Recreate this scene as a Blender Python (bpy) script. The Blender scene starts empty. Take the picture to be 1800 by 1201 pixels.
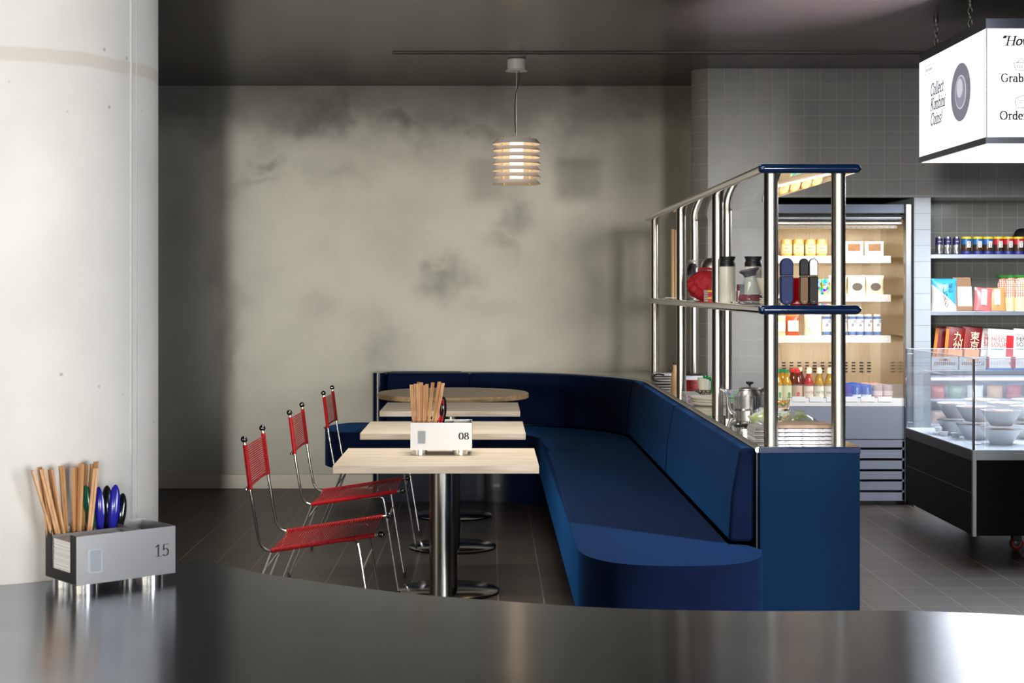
import bpy, bmesh, math, random
from mathutils import Vector, Matrix
C = bpy.context.scene.collection
PI = math.pi
random.seed(7)
def lin(r, g, b):
    f = lambda v: (v/255/12.92) if v/255 <= .04045 else ((v/255+.055)/1.055)**2.4
    return (f(r), f(g), f(b), 1)
# ------------------------------------------------------------------ camera
EYE = 1.37
FP = 2700.0
cam = bpy.data.cameras.new('camera'); camo = bpy.data.objects.new('camera', cam); C.objects.link(camo)
camo.location = (0, 0, EYE); camo.rotation_euler = (PI/2, 0, 0)
cam.sensor_width = 36; cam.lens = FP/1800*36
cam.shift_x = 40/1800; cam.shift_y = -95.5/1800
cam.clip_start = .05; cam.clip_end = 200
bpy.context.scene.camera = camo
cam.dof.use_dof = True; cam.dof.focus_distance = 6.4; cam.dof.aperture_fstop = 14.0
def at(px, D): return (px-860)*D/FP           # sideways metres of a photo column at depth D
def zt(py, D): return EYE-(py-505)*D/FP       # height of a photo row at depth D
# ------------------------------------------------------------------ world, daylight, exposure
W = bpy.data.worlds.new('world'); bpy.context.scene.world = W; W.use_nodes = True
wn = W.node_tree.nodes; wl = W.node_tree.links; wn.clear()
wo = wn.new('ShaderNodeOutputWorld'); wb = wn.new('ShaderNodeBackground')
wc = wn.new('ShaderNodeTexCoord'); ws = wn.new('ShaderNodeSeparateXYZ'); wr = wn.new('ShaderNodeValToRGB')
wm = wn.new('ShaderNodeMapRange')
wl.new(wc.outputs['Generated'], ws.inputs[0]); wl.new(ws.outputs['X'], wm.inputs[0])
wm.inputs[1].default_value = -1; wm.inputs[2].default_value = 1
wl.new(wm.outputs[0], wr.inputs[0]); wl.new(wr.outputs[0], wb.inputs[0]); wl.new(wb.outputs[0], wo.inputs[0])
e = wr.color_ramp.elements
e[0].position = 0; e[0].color = (.25, .24, .24, 1)
e[1].position = 1; e[1].color = (.2, .27, .38, 1)
for p_, c_ in ((.10, (.3, .27, .24, 1)), (.20, (1.3, 1.15, .92, 1)), (.38, (1.5, 1.35, 1.12, 1)), (.48, (.55, .53, .5, 1)), (.70, (.38, .42, .5, 1)), (.80, (.6, .7, .9, 1)), (.88, (1.3, 1.6, 2.1, 1)), (.95, (.5, .6, .8, 1))):
    q = e.new(p_); q.color = c_
wb.inputs[1].default_value = 0.24
def sun(name, d, strength, angle, col):
    l = bpy.data.lights.new(name, 'SUN'); l.energy = strength; l.angle = math.radians(angle); l.color = col
    o = bpy.data.objects.new(name, l); C.objects.link(o)
    o.rotation_euler = Vector(d).normalized().to_track_quat('-Z', 'Y').to_euler(); o.location = (0, -6, 5)
    return o
sun('daylight_front', (-.14, 1, -.03), .85, 6, (1, .97, .92))
sun('daylight_left', (.33, .947, -.015), 1.1, 4.5, (1, .98, .94))
sun('daylight_right', (-.75, .66, -.42), 5.0, 4.0, (.9, .95, 1.0))
def area(name, loc, d, sx, sy, power, col, spread=PI):
    l = bpy.data.lights.new(name, 'AREA'); l.shape = 'RECTANGLE'; l.size = sx; l.size_y = sy; l.energy = power; l.color = col; l.spread = spread
    o = bpy.data.objects.new(name, l); C.objects.link(o); o.location = loc
    o.rotation_euler = Vector(d).to_track_quat('-Z', 'Y').to_euler(); return o
area('fill_left', (-10.5, -8, 1.5), (9.5, 17, -.2), 5, 3.0, 400, (1, .91, .78))  # added warm fill from the left, unseen; no window is built there
area('fill_right', (3.3, -1.0, 1.5), (-4.4, 4.6, 0), 1.6, 2.2, 27, (.95, .96, 1), math.radians(52))  # added unseen fill that brightens the column and counter caddy
l_ = bpy.data.lights.new('ceiling_patch_fill', 'SPOT'); l_.energy = 1500; l_.color = (.95, .84, 1); l_.spot_size = math.radians(27); l_.spot_blend = 1; l_.shadow_soft_size = .12  # added unseen uplight that makes the soft bright patch on the ceiling
o_ = bpy.data.objects.new('ceiling_patch_fill', l_); C.objects.link(o_); o_.location = (2.6, 5.4, 1.2); o_.rotation_euler = Vector((-.95, 1.85, 1.54)).to_track_quat('-Z', 'Y').to_euler()
area('ceiling_downlight', (.3, 4.5, 2.72), (0, .35, -1), 1.6, .8, 24, (1, .95, .88), math.radians(110))
area('ceiling_downlight', (-.1, 6.2, 2.72), (0, .15, -1), 1.6, .5, 26, (1, .95, .88), math.radians(100))
vs = bpy.context.scene.view_settings
vs.view_transform = 'Standard'; vs.look = 'None'; vs.exposure = 0.0; vs.gamma = 1; vs.use_curve_mapping = False

# ------------------------------------------------------------------ materials
MC = {}
def mat(name, col=(.5, .5, .5, 1), rough=.5, metal=0, **kw):
    if name in MC: return MC[name]
    m = bpy.data.materials.new(name); m.use_nodes = True; MC[name] = m
    b = m.node_tree.nodes['Principled BSDF']
    b.inputs['Base Color'].default_value = col; b.inputs['Roughness'].default_value = rough; b.inputs['Metallic'].default_value = metal
    for k, v in kw.items():
        k = k.replace('_', ' ')
        if k == 'noise': continue
        if k == 'bump': continue
        b.inputs[k].default_value = v
    nz = kw.get('noise'); bp = kw.get('bump')
    N = m.node_tree.nodes; L = m.node_tree.links
    if nz or bp:
        tc = N.new('ShaderNodeTexCoord')
    if nz:      # (scale xyz, amount)
        mp = N.new('ShaderNodeMapping'); mp.inputs['Scale'].default_value = nz[0]; L.new(tc.outputs['Object'], mp.inputs[0])
        n = N.new('ShaderNodeTexNoise'); n.inputs['Scale'].default_value = 1; n.inputs['Detail'].default_value = 5; L.new(mp.outputs[0], n.inputs['Vector'])
        mx = N.new('ShaderNodeMix'); mx.data_type = 'RGBA'; a = nz[1]
        mx.inputs[6].default_value = tuple(c*(1-a) for c in col[:3])+(1,); mx.inputs[7].default_value = tuple(min(1, c*(1+a)) for c in col[:3])+(1,)
        L.new(n.outputs[0], mx.inputs[0]); L.new(mx.outputs[2], b.inputs['Base Color'])
    if bp:      # (scale xyz, strength, distance)
        mp = N.new('ShaderNodeMapping'); mp.inputs['Scale'].default_value = bp[0]; L.new(tc.outputs['Object'], mp.inputs[0])
        n = N.new('ShaderNodeTexNoise'); n.inputs['Scale'].default_value = 1; n.inputs['Detail'].default_value = 4; L.new(mp.outputs[0], n.inputs['Vector'])
        bu = N.new('ShaderNodeBump'); bu.inputs['Strength'].default_value = bp[1]; bu.inputs['Distance'].default_value = bp[2]
        L.new(n.outputs[0], bu.inputs['Height']); L.new(bu.outputs[0], b.inputs['Normal'])
    return m
def math_node(N, L, op, a, b=None):
    n = N.new('ShaderNodeMath'); n.operation = op
    for i, v in enumerate((a, b)):
        if v is None: continue
        if isinstance(v, (int, float)): n.inputs[i].default_value = v
        else: L.new(v, n.inputs[i])
    return n.outputs[0]
def tile_mat(name, col, col2, mortar, size, offs, axes='XZ', mort=.02, rough=.12, bump=.35, width=None, var=0.0, spec=.22):
    m = bpy.data.materials.new(name); m.use_nodes = True; MC[name] = m
    N = m.node_tree.nodes; L = m.node_tree.links; b = N['Principled BSDF']
    tc = N.new('ShaderNodeTexCoord'); s = N.new('ShaderNodeSeparateXYZ'); L.new(tc.outputs['Object'], s.inputs[0])
    cb = N.new('ShaderNodeCombineXYZ')
    L.new(math_node(N, L, 'SUBTRACT', s.outputs[axes[0]], offs[0]), cb.inputs[0]); L.new(math_node(N, L, 'SUBTRACT', s.outputs[axes[1]], offs[1]), cb.inputs[1])
    br = N.new('ShaderNodeTexBrick'); br.offset = 0; br.squash = 1
    L.new(cb.outputs[0], br.inputs['Vector'])
    br.inputs['Color1'].default_value = col; br.inputs['Color2'].default_value = col2; br.inputs['Mortar'].default_value = mortar
    br.inputs['Scale'].default_value = 1; br.inputs['Mortar Size'].default_value = mort; br.inputs['Mortar Smooth'].default_value = .25
    br.inputs['Brick Width'].default_value = width or size; br.inputs['Row Height'].default_value = size
    L.new(br.outputs['Color'], b.inputs['Base Color'])
    b.inputs['Roughness'].default_value = rough; b.inputs['Specular IOR Level'].default_value = spec
    n = N.new('ShaderNodeTexNoise'); n.inputs['Scale'].default_value = 9; L.new(tc.outputs['Object'], n.inputs['Vector'])
    h = math_node(N, L, 'SUBTRACT', math_node(N, L, 'MULTIPLY', n.outputs[0], .3), br.outputs['Fac'])
    bu = N.new('ShaderNodeBump'); bu.inputs['Strength'].default_value = bump; bu.inputs['Distance'].default_value = .002
    L.new(h, bu.inputs['Height']); L.new(bu.outputs[0], b.inputs['Normal'])
    return m
M_steel = mat('brushed steel', (.72, .71, .69, 1), .33, 1, bump=((3, 3, 260), .08, .001))
M_pole = mat('satin pole steel', (.42, .40, .36, 1), .28, 1)
M_chrome = mat('polished chrome', (.78, .77, .75, 1), .22, 1)
M_mirror = mat('mirror polished steel', (.72, .71, .69, 1), .035, 1)
M_dchrome = mat('dark polished steel', (.14, .14, .145, 1), .15, 1)
M_box = mat('caddy steel', (.52, .515, .51, 1), .38, 1, bump=((60, 60, 6), .05, .001))
M_box_shaded = mat('caddy shaded steel', (.010, .010, .010, 1), .6, 0)  # same caddy steel, with the unlit end's shade put into the colour
M_counter = mat('worn counter steel', (.33, .37, .42, 1), .2, 1, noise=((5, 9, 1), .16), bump=((30, 140, 1), .05, .001))
nt_ = M_counter.node_tree; b_ = nt_.nodes['Principled BSDF']; b_.inputs['Anisotropic'].default_value = .85; b_.inputs['Roughness'].default_value = .2
cx3 = nt_.nodes.new('ShaderNodeCombineXYZ'); cx3.inputs[1].default_value = 1; nt_.links.new(cx3.outputs[0], b_.inputs['Tangent'])
M_blue = mat('navy lacquer', lin(0, 31, 60), .6, 0, Specular_IOR_Level=.08)
M_bluecap = mat('glossy navy cap', lin(8, 34, 72), .15, 0, Coat_Weight=.6)
M_darkblue = mat('dark navy lacquer', lin(3, 16, 38), .22, 0, Coat_Weight=.4)
M_velvet = mat('blue velvet', (.0003, .005, .028, 1), .9, 0, Sheen_Weight=.6, Sheen_Roughness=.32, Sheen_Tint=(.01, .12, .38, 1), noise=((5, 2.5, 6), .28), bump=((22, 9, 5), .22, .004))
M_velvet.node_tree.nodes['Principled BSDF'].inputs['Specular IOR Level'].default_value = .15
M_black = mat('black', (.008, .008, .009, 1), .4)
M_blackgl = mat('glossy black', (.006, .006, .008, 1), .12)
M_cord = mat('red cord', lin(178, 5, 20), .5, 0, bump=((300, 300, 300), .3, .001))
M_white = mat('white paint', lin(225, 222, 218), .4)
M_paper = mat('white paper', lin(232, 230, 226), .8)
M_glass = mat('clear glass', (1, 1, 1, 1), .0, 0, Transmission_Weight=1.0, IOR=1.45)
M_gold = mat('brass', (.7, .5, .2, 1), .25, 1)
def glass_sheet(name, tint, alpha_mix):
    m = bpy.data.materials.new(name); m.use_nodes = True; N = m.node_tree.nodes; L = m.node_tree.links; N.clear()
    o = N.new('ShaderNodeOutputMaterial'); t = N.new('ShaderNodeBsdfTransparent'); g = N.new('ShaderNodeBsdfGlossy'); d = N.new('ShaderNodeBsdfDiffuse')
    t.inputs[0].default_value = tint; g.inputs['Roughness'].default_value = .03; d.inputs[0].default_value = (.75, .8, .9, 1)
    a = N.new('ShaderNodeMixShader'); a.inputs[0].default_value = .07; L.new(t.outputs[0], a.inputs[1]); L.new(g.outputs[0], a.inputs[2])
    b = N.new('ShaderNodeMixShader'); b.inputs[0].default_value = alpha_mix; L.new(a.outputs[0], b.inputs[1]); L.new(d.outputs[0], b.inputs[2]); L.new(b.outputs[0], o.inputs[0])
    MC[name] = m; return m
M_pane = glass_sheet('acrylic pane', (.93, .95, .97, 1), .05)
M_thin = glass_sheet('thin glass', (.90, .93, .95, 1), .06)
M_edge = mat('acrylic edge', lin(205, 212, 230), .2, 0, Emission_Color=(.6, .65, .8, 1), Emission_Strength=0)
def emit(name, col, s):
    if name in MC: return MC[name]
    m = mat(name, col, .6); b = m.node_tree.nodes['Principled BSDF']
    b.inputs['Emission Color'].default_value = col; b.inputs['Emission Strength'].default_value = s; return m
def cm(r, g, b, rough=.5, metal=0): return mat('paint %d %d %d %g %g' % (r, g, b, rough, metal), lin(r, g, b), rough, metal)
# wood
def wood(name, c1, c2, scale=(1.2, 16, 16), rough=.45):
    m = bpy.data.materials.new(name); m.use_nodes = True; MC[name] = m; N = m.node_tree.nodes; L = m.node_tree.links; b = N['Principled BSDF']
    tc = N.new('ShaderNodeTexCoord'); mp = N.new('ShaderNodeMapping'); mp.inputs['Scale'].default_value = scale; L.new(tc.outputs['Object'], mp.inputs[0])
    n = N.new('ShaderNodeTexNoise'); n.inputs['Scale'].default_value = 2.2; n.inputs['Detail'].default_value = 7; n.inputs['Distortion'].default_value = 1.2; L.new(mp.outputs[0], n.inputs['Vector'])
    r = N.new('ShaderNodeValToRGB'); r.color_ramp.elements[0].position = .35; r.color_ramp.elements[0].color = c1; r.color_ramp.elements[1].position = .62; r.color_ramp.elements[1].color = c2
    L.new(n.outputs[0], r.inputs[0]); L.new(r.outputs[0], b.inputs['Base Color']); b.inputs['Roughness'].default_value = rough; return m
M_ash = wood('pale ash wood', lin(202, 184, 160), lin(224, 210, 190))
M_maple = wood('warm maple wood', lin(176, 142, 104), lin(204, 174, 134))
M_stick = wood('bamboo', lin(178, 126, 80), lin(210, 164, 114), (40, 40, 3))
# stained plaster
def plaster():
    m = bpy.data.materials.new('smoky plaster'); m.use_nodes = True; N = m.node_tree.nodes; L = m.node_tree.links; b = N['Principled BSDF']
    tc = N.new('ShaderNodeTexCoord'); s = N.new('ShaderNodeSeparateXYZ')
    n0 = N.new('ShaderNodeTexNoise'); n0.inputs['Scale'].default_value = 3.4; n0.inputs['Detail'].default_value = 6; L.new(tc.outputs['Object'], n0.inputs['Vector'])
    v1 = N.new('ShaderNodeVectorMath'); v1.operation = 'SUBTRACT'; L.new(n0.outputs['Color'], v1.inputs[0]); v1.inputs[1].default_value = (.5, .5, .5)
    v2 = N.new('ShaderNodeVectorMath'); v2.operation = 'SCALE'; L.new(v1.outputs[0], v2.inputs[0]); v2.inputs['Scale'].default_value = .55
    v3 = N.new('ShaderNodeVectorMath'); v3.operation = 'ADD'; L.new(tc.outputs['Object'], v3.inputs[0]); L.new(v2.outputs[0], v3.inputs[1])
    L.new(v3.outputs[0], s.inputs[0])
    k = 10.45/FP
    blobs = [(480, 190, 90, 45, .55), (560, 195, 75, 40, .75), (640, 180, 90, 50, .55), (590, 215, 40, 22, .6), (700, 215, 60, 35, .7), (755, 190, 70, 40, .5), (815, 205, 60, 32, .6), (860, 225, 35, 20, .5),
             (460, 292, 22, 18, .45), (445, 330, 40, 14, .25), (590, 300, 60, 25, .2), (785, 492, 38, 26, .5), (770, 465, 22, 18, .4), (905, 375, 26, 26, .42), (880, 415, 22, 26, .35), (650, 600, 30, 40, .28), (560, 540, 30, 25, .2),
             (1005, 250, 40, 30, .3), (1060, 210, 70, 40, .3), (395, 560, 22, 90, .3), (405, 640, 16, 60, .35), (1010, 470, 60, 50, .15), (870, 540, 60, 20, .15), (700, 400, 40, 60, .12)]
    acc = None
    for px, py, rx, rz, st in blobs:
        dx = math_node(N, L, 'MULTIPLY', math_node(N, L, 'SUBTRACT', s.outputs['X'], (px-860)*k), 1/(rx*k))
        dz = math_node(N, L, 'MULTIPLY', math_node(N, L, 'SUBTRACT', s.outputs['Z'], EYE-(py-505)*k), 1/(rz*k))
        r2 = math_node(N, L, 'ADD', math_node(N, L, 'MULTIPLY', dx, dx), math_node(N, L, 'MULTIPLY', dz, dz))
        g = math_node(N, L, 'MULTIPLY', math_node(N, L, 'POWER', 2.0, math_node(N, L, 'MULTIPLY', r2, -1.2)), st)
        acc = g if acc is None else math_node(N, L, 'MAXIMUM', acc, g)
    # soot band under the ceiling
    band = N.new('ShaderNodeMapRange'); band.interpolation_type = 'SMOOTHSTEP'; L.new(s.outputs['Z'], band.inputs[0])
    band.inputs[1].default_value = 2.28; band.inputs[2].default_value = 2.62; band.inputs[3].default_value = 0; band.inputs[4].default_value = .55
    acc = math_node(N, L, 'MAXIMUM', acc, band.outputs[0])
    n1 = N.new('ShaderNodeTexNoise'); n1.inputs['Scale'].default_value = 2.0; n1.inputs['Detail'].default_value = 8; n1.inputs['Roughness'].default_value = .6; L.new(tc.outputs['Object'], n1.inputs['Vector'])
    st2 = N.new('ShaderNodeMapRange'); L.new(n1.outputs[0], st2.inputs[0]); st2.inputs[1].default_value = .45; st2.inputs[2].default_value = .75; st2.inputs[3].default_value = 0; st2.inputs[4].default_value = .2
    acc = math_node(N, L, 'ADD', acc, st2.outputs[0])
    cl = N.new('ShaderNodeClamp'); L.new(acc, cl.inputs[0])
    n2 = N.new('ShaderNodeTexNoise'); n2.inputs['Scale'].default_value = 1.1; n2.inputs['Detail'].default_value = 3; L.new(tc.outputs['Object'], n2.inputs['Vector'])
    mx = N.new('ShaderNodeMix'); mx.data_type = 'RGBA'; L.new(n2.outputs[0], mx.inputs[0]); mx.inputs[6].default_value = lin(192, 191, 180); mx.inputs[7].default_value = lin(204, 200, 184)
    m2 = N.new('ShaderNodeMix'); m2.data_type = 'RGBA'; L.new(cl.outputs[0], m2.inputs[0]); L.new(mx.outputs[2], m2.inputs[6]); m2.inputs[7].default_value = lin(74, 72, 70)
    L.new(m2.outputs[2], b.inputs['Base Color']); b.inputs['Roughness'].default_value = .75
    return m
def concrete():
    m = bpy.data.materials.new('cast concrete'); m.use_nodes = True; N = m.node_tree.nodes; L = m.node_tree.links; b = N['Principled BSDF']
    tc = N.new('ShaderNodeTexCoord')
    n = N.new('ShaderNodeTexNoise'); n.inputs['Scale'].default_value = 2.2; n.inputs['Detail'].default_value = 8; L.new(tc.outputs['Object'], n.inputs['Vector'])
    r = N.new('ShaderNodeValToRGB'); r.color_ramp.elements[0].position = .3; r.color_ramp.elements[0].color = lin(196, 193, 186); r.color_ramp.elements[1].position = .7; r.color_ramp.elements[1].color = lin(222, 219, 212)
    L.new(n.outputs[0], r.inputs[0])
    vo = N.new('ShaderNodeTexVoronoi'); vo.inputs['Scale'].default_value = 16; L.new(tc.outputs['Object'], vo.inputs['Vector'])
    pit = N.new('ShaderNodeMapRange'); L.new(vo.outputs['Distance'], pit.inputs[0]); pit.inputs[1].default_value = .05; pit.inputs[2].default_value = .085; pit.inputs[3].default_value = .5; pit.inputs[4].default_value = 0
    n3 = N.new('ShaderNodeTexNoise'); n3.inputs['Scale'].default_value = 7; L.new(tc.outputs['Object'], n3.inputs['Vector'])
    gate = math_node(N, L, 'GREATER_THAN', n3.outputs[0], .52)
    pf = math_node(N, L, 'MULTIPLY', pit.outputs[0], gate)
    # stain band like a poured joint
    s = N.new('ShaderNodeSeparateXYZ'); L.new(tc.outputs['Object'], s.inputs[0])
    zz = math_node(N, L, 'ABSOLUTE', math_node(N, L, 'SUBTRACT', math_node(N, L, 'ADD', s.outputs['Z'], math_node(N, L, 'MULTIPLY', n3.outputs[0], .02)), 1.885))
    bd = N.new('ShaderNodeMapRange'); L.new(zz, bd.inputs[0]); bd.inputs[1].default_value = .012; bd.inputs[2].default_value = .018; bd.inputs[3].default_value = .4; bd.inputs[4].default_value = 0
    m1 = N.new('ShaderNodeMix'); m1.data_type = 'RGBA'; L.new(bd.outputs[0], m1.inputs[0]); L.new(r.outputs[0], m1.inputs[6]); m1.inputs[7].default_value = lin(176, 164, 144)
    m2 = N.new('ShaderNodeMix'); m2.data_type = 'RGBA'; L.new(pf, m2.inputs[0]); L.new(m1.outputs[2], m2.inputs[6]); m2.inputs[7].default_value = lin(110, 108, 104)
    L.new(m2.outputs[2], b.inputs['Base Color']); b.inputs['Roughness'].default_value = .6
    bu = N.new('ShaderNodeBump'); bu.inputs['Strength'].default_value = .25; bu.inputs['Distance'].default_value = .003
    L.new(math_node(N, L, 'SUBTRACT', math_node(N, L, 'MULTIPLY', n.outputs[0], .5), pf), bu.inputs['Height']); L.new(bu.outputs[0], b.inputs['Normal'])
    return m

# ------------------------------------------------------------------ mesh helpers
def nb(): return bmesh.new()
def box(bm, x0, x1, y0, y1, z0, z1):
    v = [bm.verts.new(p) for p in ((x0, y0, z0), (x1, y0, z0), (x1, y1, z0), (x0, y1, z0), (x0, y0, z1), (x1, y0, z1), (x1, y1, z1), (x0, y1, z1))]
    for f in ((3, 2, 1, 0), (4, 5, 6, 7), (0, 1, 5, 4), (1, 2, 6, 5), (2, 3, 7, 6), (3, 0, 4, 7)): bm.faces.new([v[i] for i in f])
    return v
def obox(bm, c, sx, sy, sz, M=None):
    v = box(bm, -sx/2, sx/2, -sy/2, sy/2, -sz/2, sz/2)
    for q in v: q.co = ((M @ q.co) if M else q.co)+Vector(c)
    return v
def prism(bm, poly, z0, z1):
    a = [bm.verts.new((x, y, z0)) for x, y in poly]; b = [bm.verts.new((x, y, z1)) for x, y in poly]
    n = len(poly)
    bm.faces.new(a[::-1]); bm.faces.new(b)
    for i in range(n): bm.faces.new((a[i], a[(i+1) % n], b[(i+1) % n], b[i]))
    return a, b
def lathe(bm, prof, c=(0, 0, 0), seg=32, sx=1, sy=1, M=None):
    rings = []
    for r, z in prof:
        if r < 1e-6: rings.append([bm.verts.new((0, 0, z))])
        else: rings.append([bm.verts.new((r*sx*math.cos(2*PI*i/seg), r*sy*math.sin(2*PI*i/seg), z)) for i in range(seg)])
    for a, b in zip(rings, rings[1:]):
        for i in range(seg):
            j = (i+1) % seg
            if len(a) == 1 and len(b) == 1: break
            if len(a) == 1: bm.faces.new((a[0], b[j], b[i]))
            elif len(b) == 1: bm.faces.new((a[i], a[j], b[0]))
            else: bm.faces.new((a[i], a[j], b[j], b[i]))
    for rg in rings:
        for v in rg: v.co = ((M @ v.co) if M else v.co)+Vector(c)
def cyl(bm, x, y, z0, z1, r, seg=24, r2=None):
    r2 = r if r2 is None else r2
    lathe(bm, [(0, z0), (r, z0), (r2, z1), (0, z1)], (x, y, 0), seg)
def ball(bm, c, r, seg=16, n=10, s=(1, 1, 1)):
    lathe(bm, [(r*math.sin(PI*k/n), -r*math.cos(PI*k/n)) for k in range(n+1)], c, seg, M=Matrix.Diagonal(s))
def cr(pts, n=8):
    P = [Vector(p) for p in pts]; out = []
    for i in range(len(P)-1):
        a, b, c, d = P[max(i-1, 0)], P[i], P[i+1], P[min(i+2, len(P)-1)]
        for k in range(n):
            t = k/n; out.append(.5*((2*b)+(c-a)*t+(2*a-5*b+4*c-d)*t*t+(3*b-a-3*c+d)*t**3))
    out.append(P[-1]); return out
def tube(bm, pts, r, seg=10, caps=True):
    P = [Vector(p) for p in pts]; n = len(P); rr = r if isinstance(r, (list, tuple)) else [r]*n
    T = [(P[min(i+1, n-1)]-P[max(i-1, 0)]).normalized() for i in range(n)]
    u = T[0].orthogonal().normalized(); rings = []
    for i in range(n):
        u = (u-T[i]*u.dot(T[i])).normalized(); w = T[i].cross(u)
        rings.append([bm.verts.new(P[i]+(u*math.cos(2*PI*k/seg)+w*math.sin(2*PI*k/seg))*rr[i]) for k in range(seg)])
    for a, b in zip(rings, rings[1:]):
        for k in range(seg): bm.faces.new((a[k], a[(k+1) % seg], b[(k+1) % seg], b[k]))
    if caps: bm.faces.new(rings[0][::-1]); bm.faces.new(rings[-1])
def obj(name, bm, m, parent=None, loc=(0, 0, 0), rz=0, smooth=35, bevel=0, bseg=2):
    bmesh.ops.recalc_face_normals(bm, faces=bm.faces[:])
    me = bpy.data.meshes.new(name); bm.to_mesh(me); bm.free()
    if smooth: me.shade_smooth(); me.set_sharp_from_angle(angle=math.radians(smooth))
    me.materials.append(m)
    o = bpy.data.objects.new(name, me); C.objects.link(o); o.location = loc; o.rotation_euler = (0, 0, rz)
    if parent: o.parent = parent
    if bevel:
        md = o.modifiers.new('bevel', 'BEVEL'); md.width = bevel; md.segments = bseg; md.limit_method = 'ANGLE'; md.angle_limit = math.radians(40)
    return o
def tag(o, label, cat, group=None):
    o['label'] = label; o['category'] = cat
    if group: o['group'] = group
    return o
def thing(name, label, cat, loc=(0, 0, 0), rz=0, group=None):
    o = bpy.data.objects.new(name, None); C.objects.link(o); o.location = loc; o.rotation_euler = (0, 0, rz); o.empty_display_size = .05
    return tag(o, label, cat, group)
def struct(name, bm, m, **k):
    o = obj(name, bm, m, **k); o['kind'] = 'structure'; return o
def dup(root, loc, rz=None, label=None, group=None):
    r = root.copy(); C.objects.link(r); r.location = loc
    if rz is not None: r.rotation_euler = (0, 0, rz)
    if label: r['label'] = label
    if group: r['group'] = group
    for ch in list(root.children):
        c = ch.copy(); C.objects.link(c); c.parent = r
        for g in list(ch.children):
            d = g.copy(); C.objects.link(d); d.parent = c
    return r
# flat lettering with the built-in font, standing in the plane given by axes u (right) and v (up)
def text_mesh(name, s, size, m, parent, org, u=(1, 0, 0), v=(0, 0, 1), shear=0, align='LEFT', thick=.0004, sx=1.0, lift=.0006):
    cu = bpy.data.curves.new(name, 'FONT'); cu.body = s; cu.size = size; cu.shear = shear; cu.align_x = align; cu.extrude = 0; cu.resolution_u = 3
    t = bpy.data.objects.new(name, cu); C.objects.link(t)
    dg = bpy.context.evaluated_depsgraph_get(); me = bpy.data.meshes.new_from_object(t.evaluated_get(dg)); me.name = name
    bpy.data.objects.remove(t); bpy.data.curves.remove(cu)
    U, V = Vector(u).normalized(), Vector(v).normalized(); Nn = U.cross(V)
    bm = nb(); bm.from_mesh(me); bpy.data.meshes.remove(me)
    for q in bm.verts: q.co = Vector(org)+U*q.co.x*sx+V*q.co.y+Nn*lift
    if len(bm.faces) == 0: bm.free(); return None
    me = bpy.data.meshes.new(name); bm.to_mesh(me); bm.free(); me.materials.append(m)
    o = bpy.data.objects.new(name, me); C.objects.link(o); o.parent = parent
    return o
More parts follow.
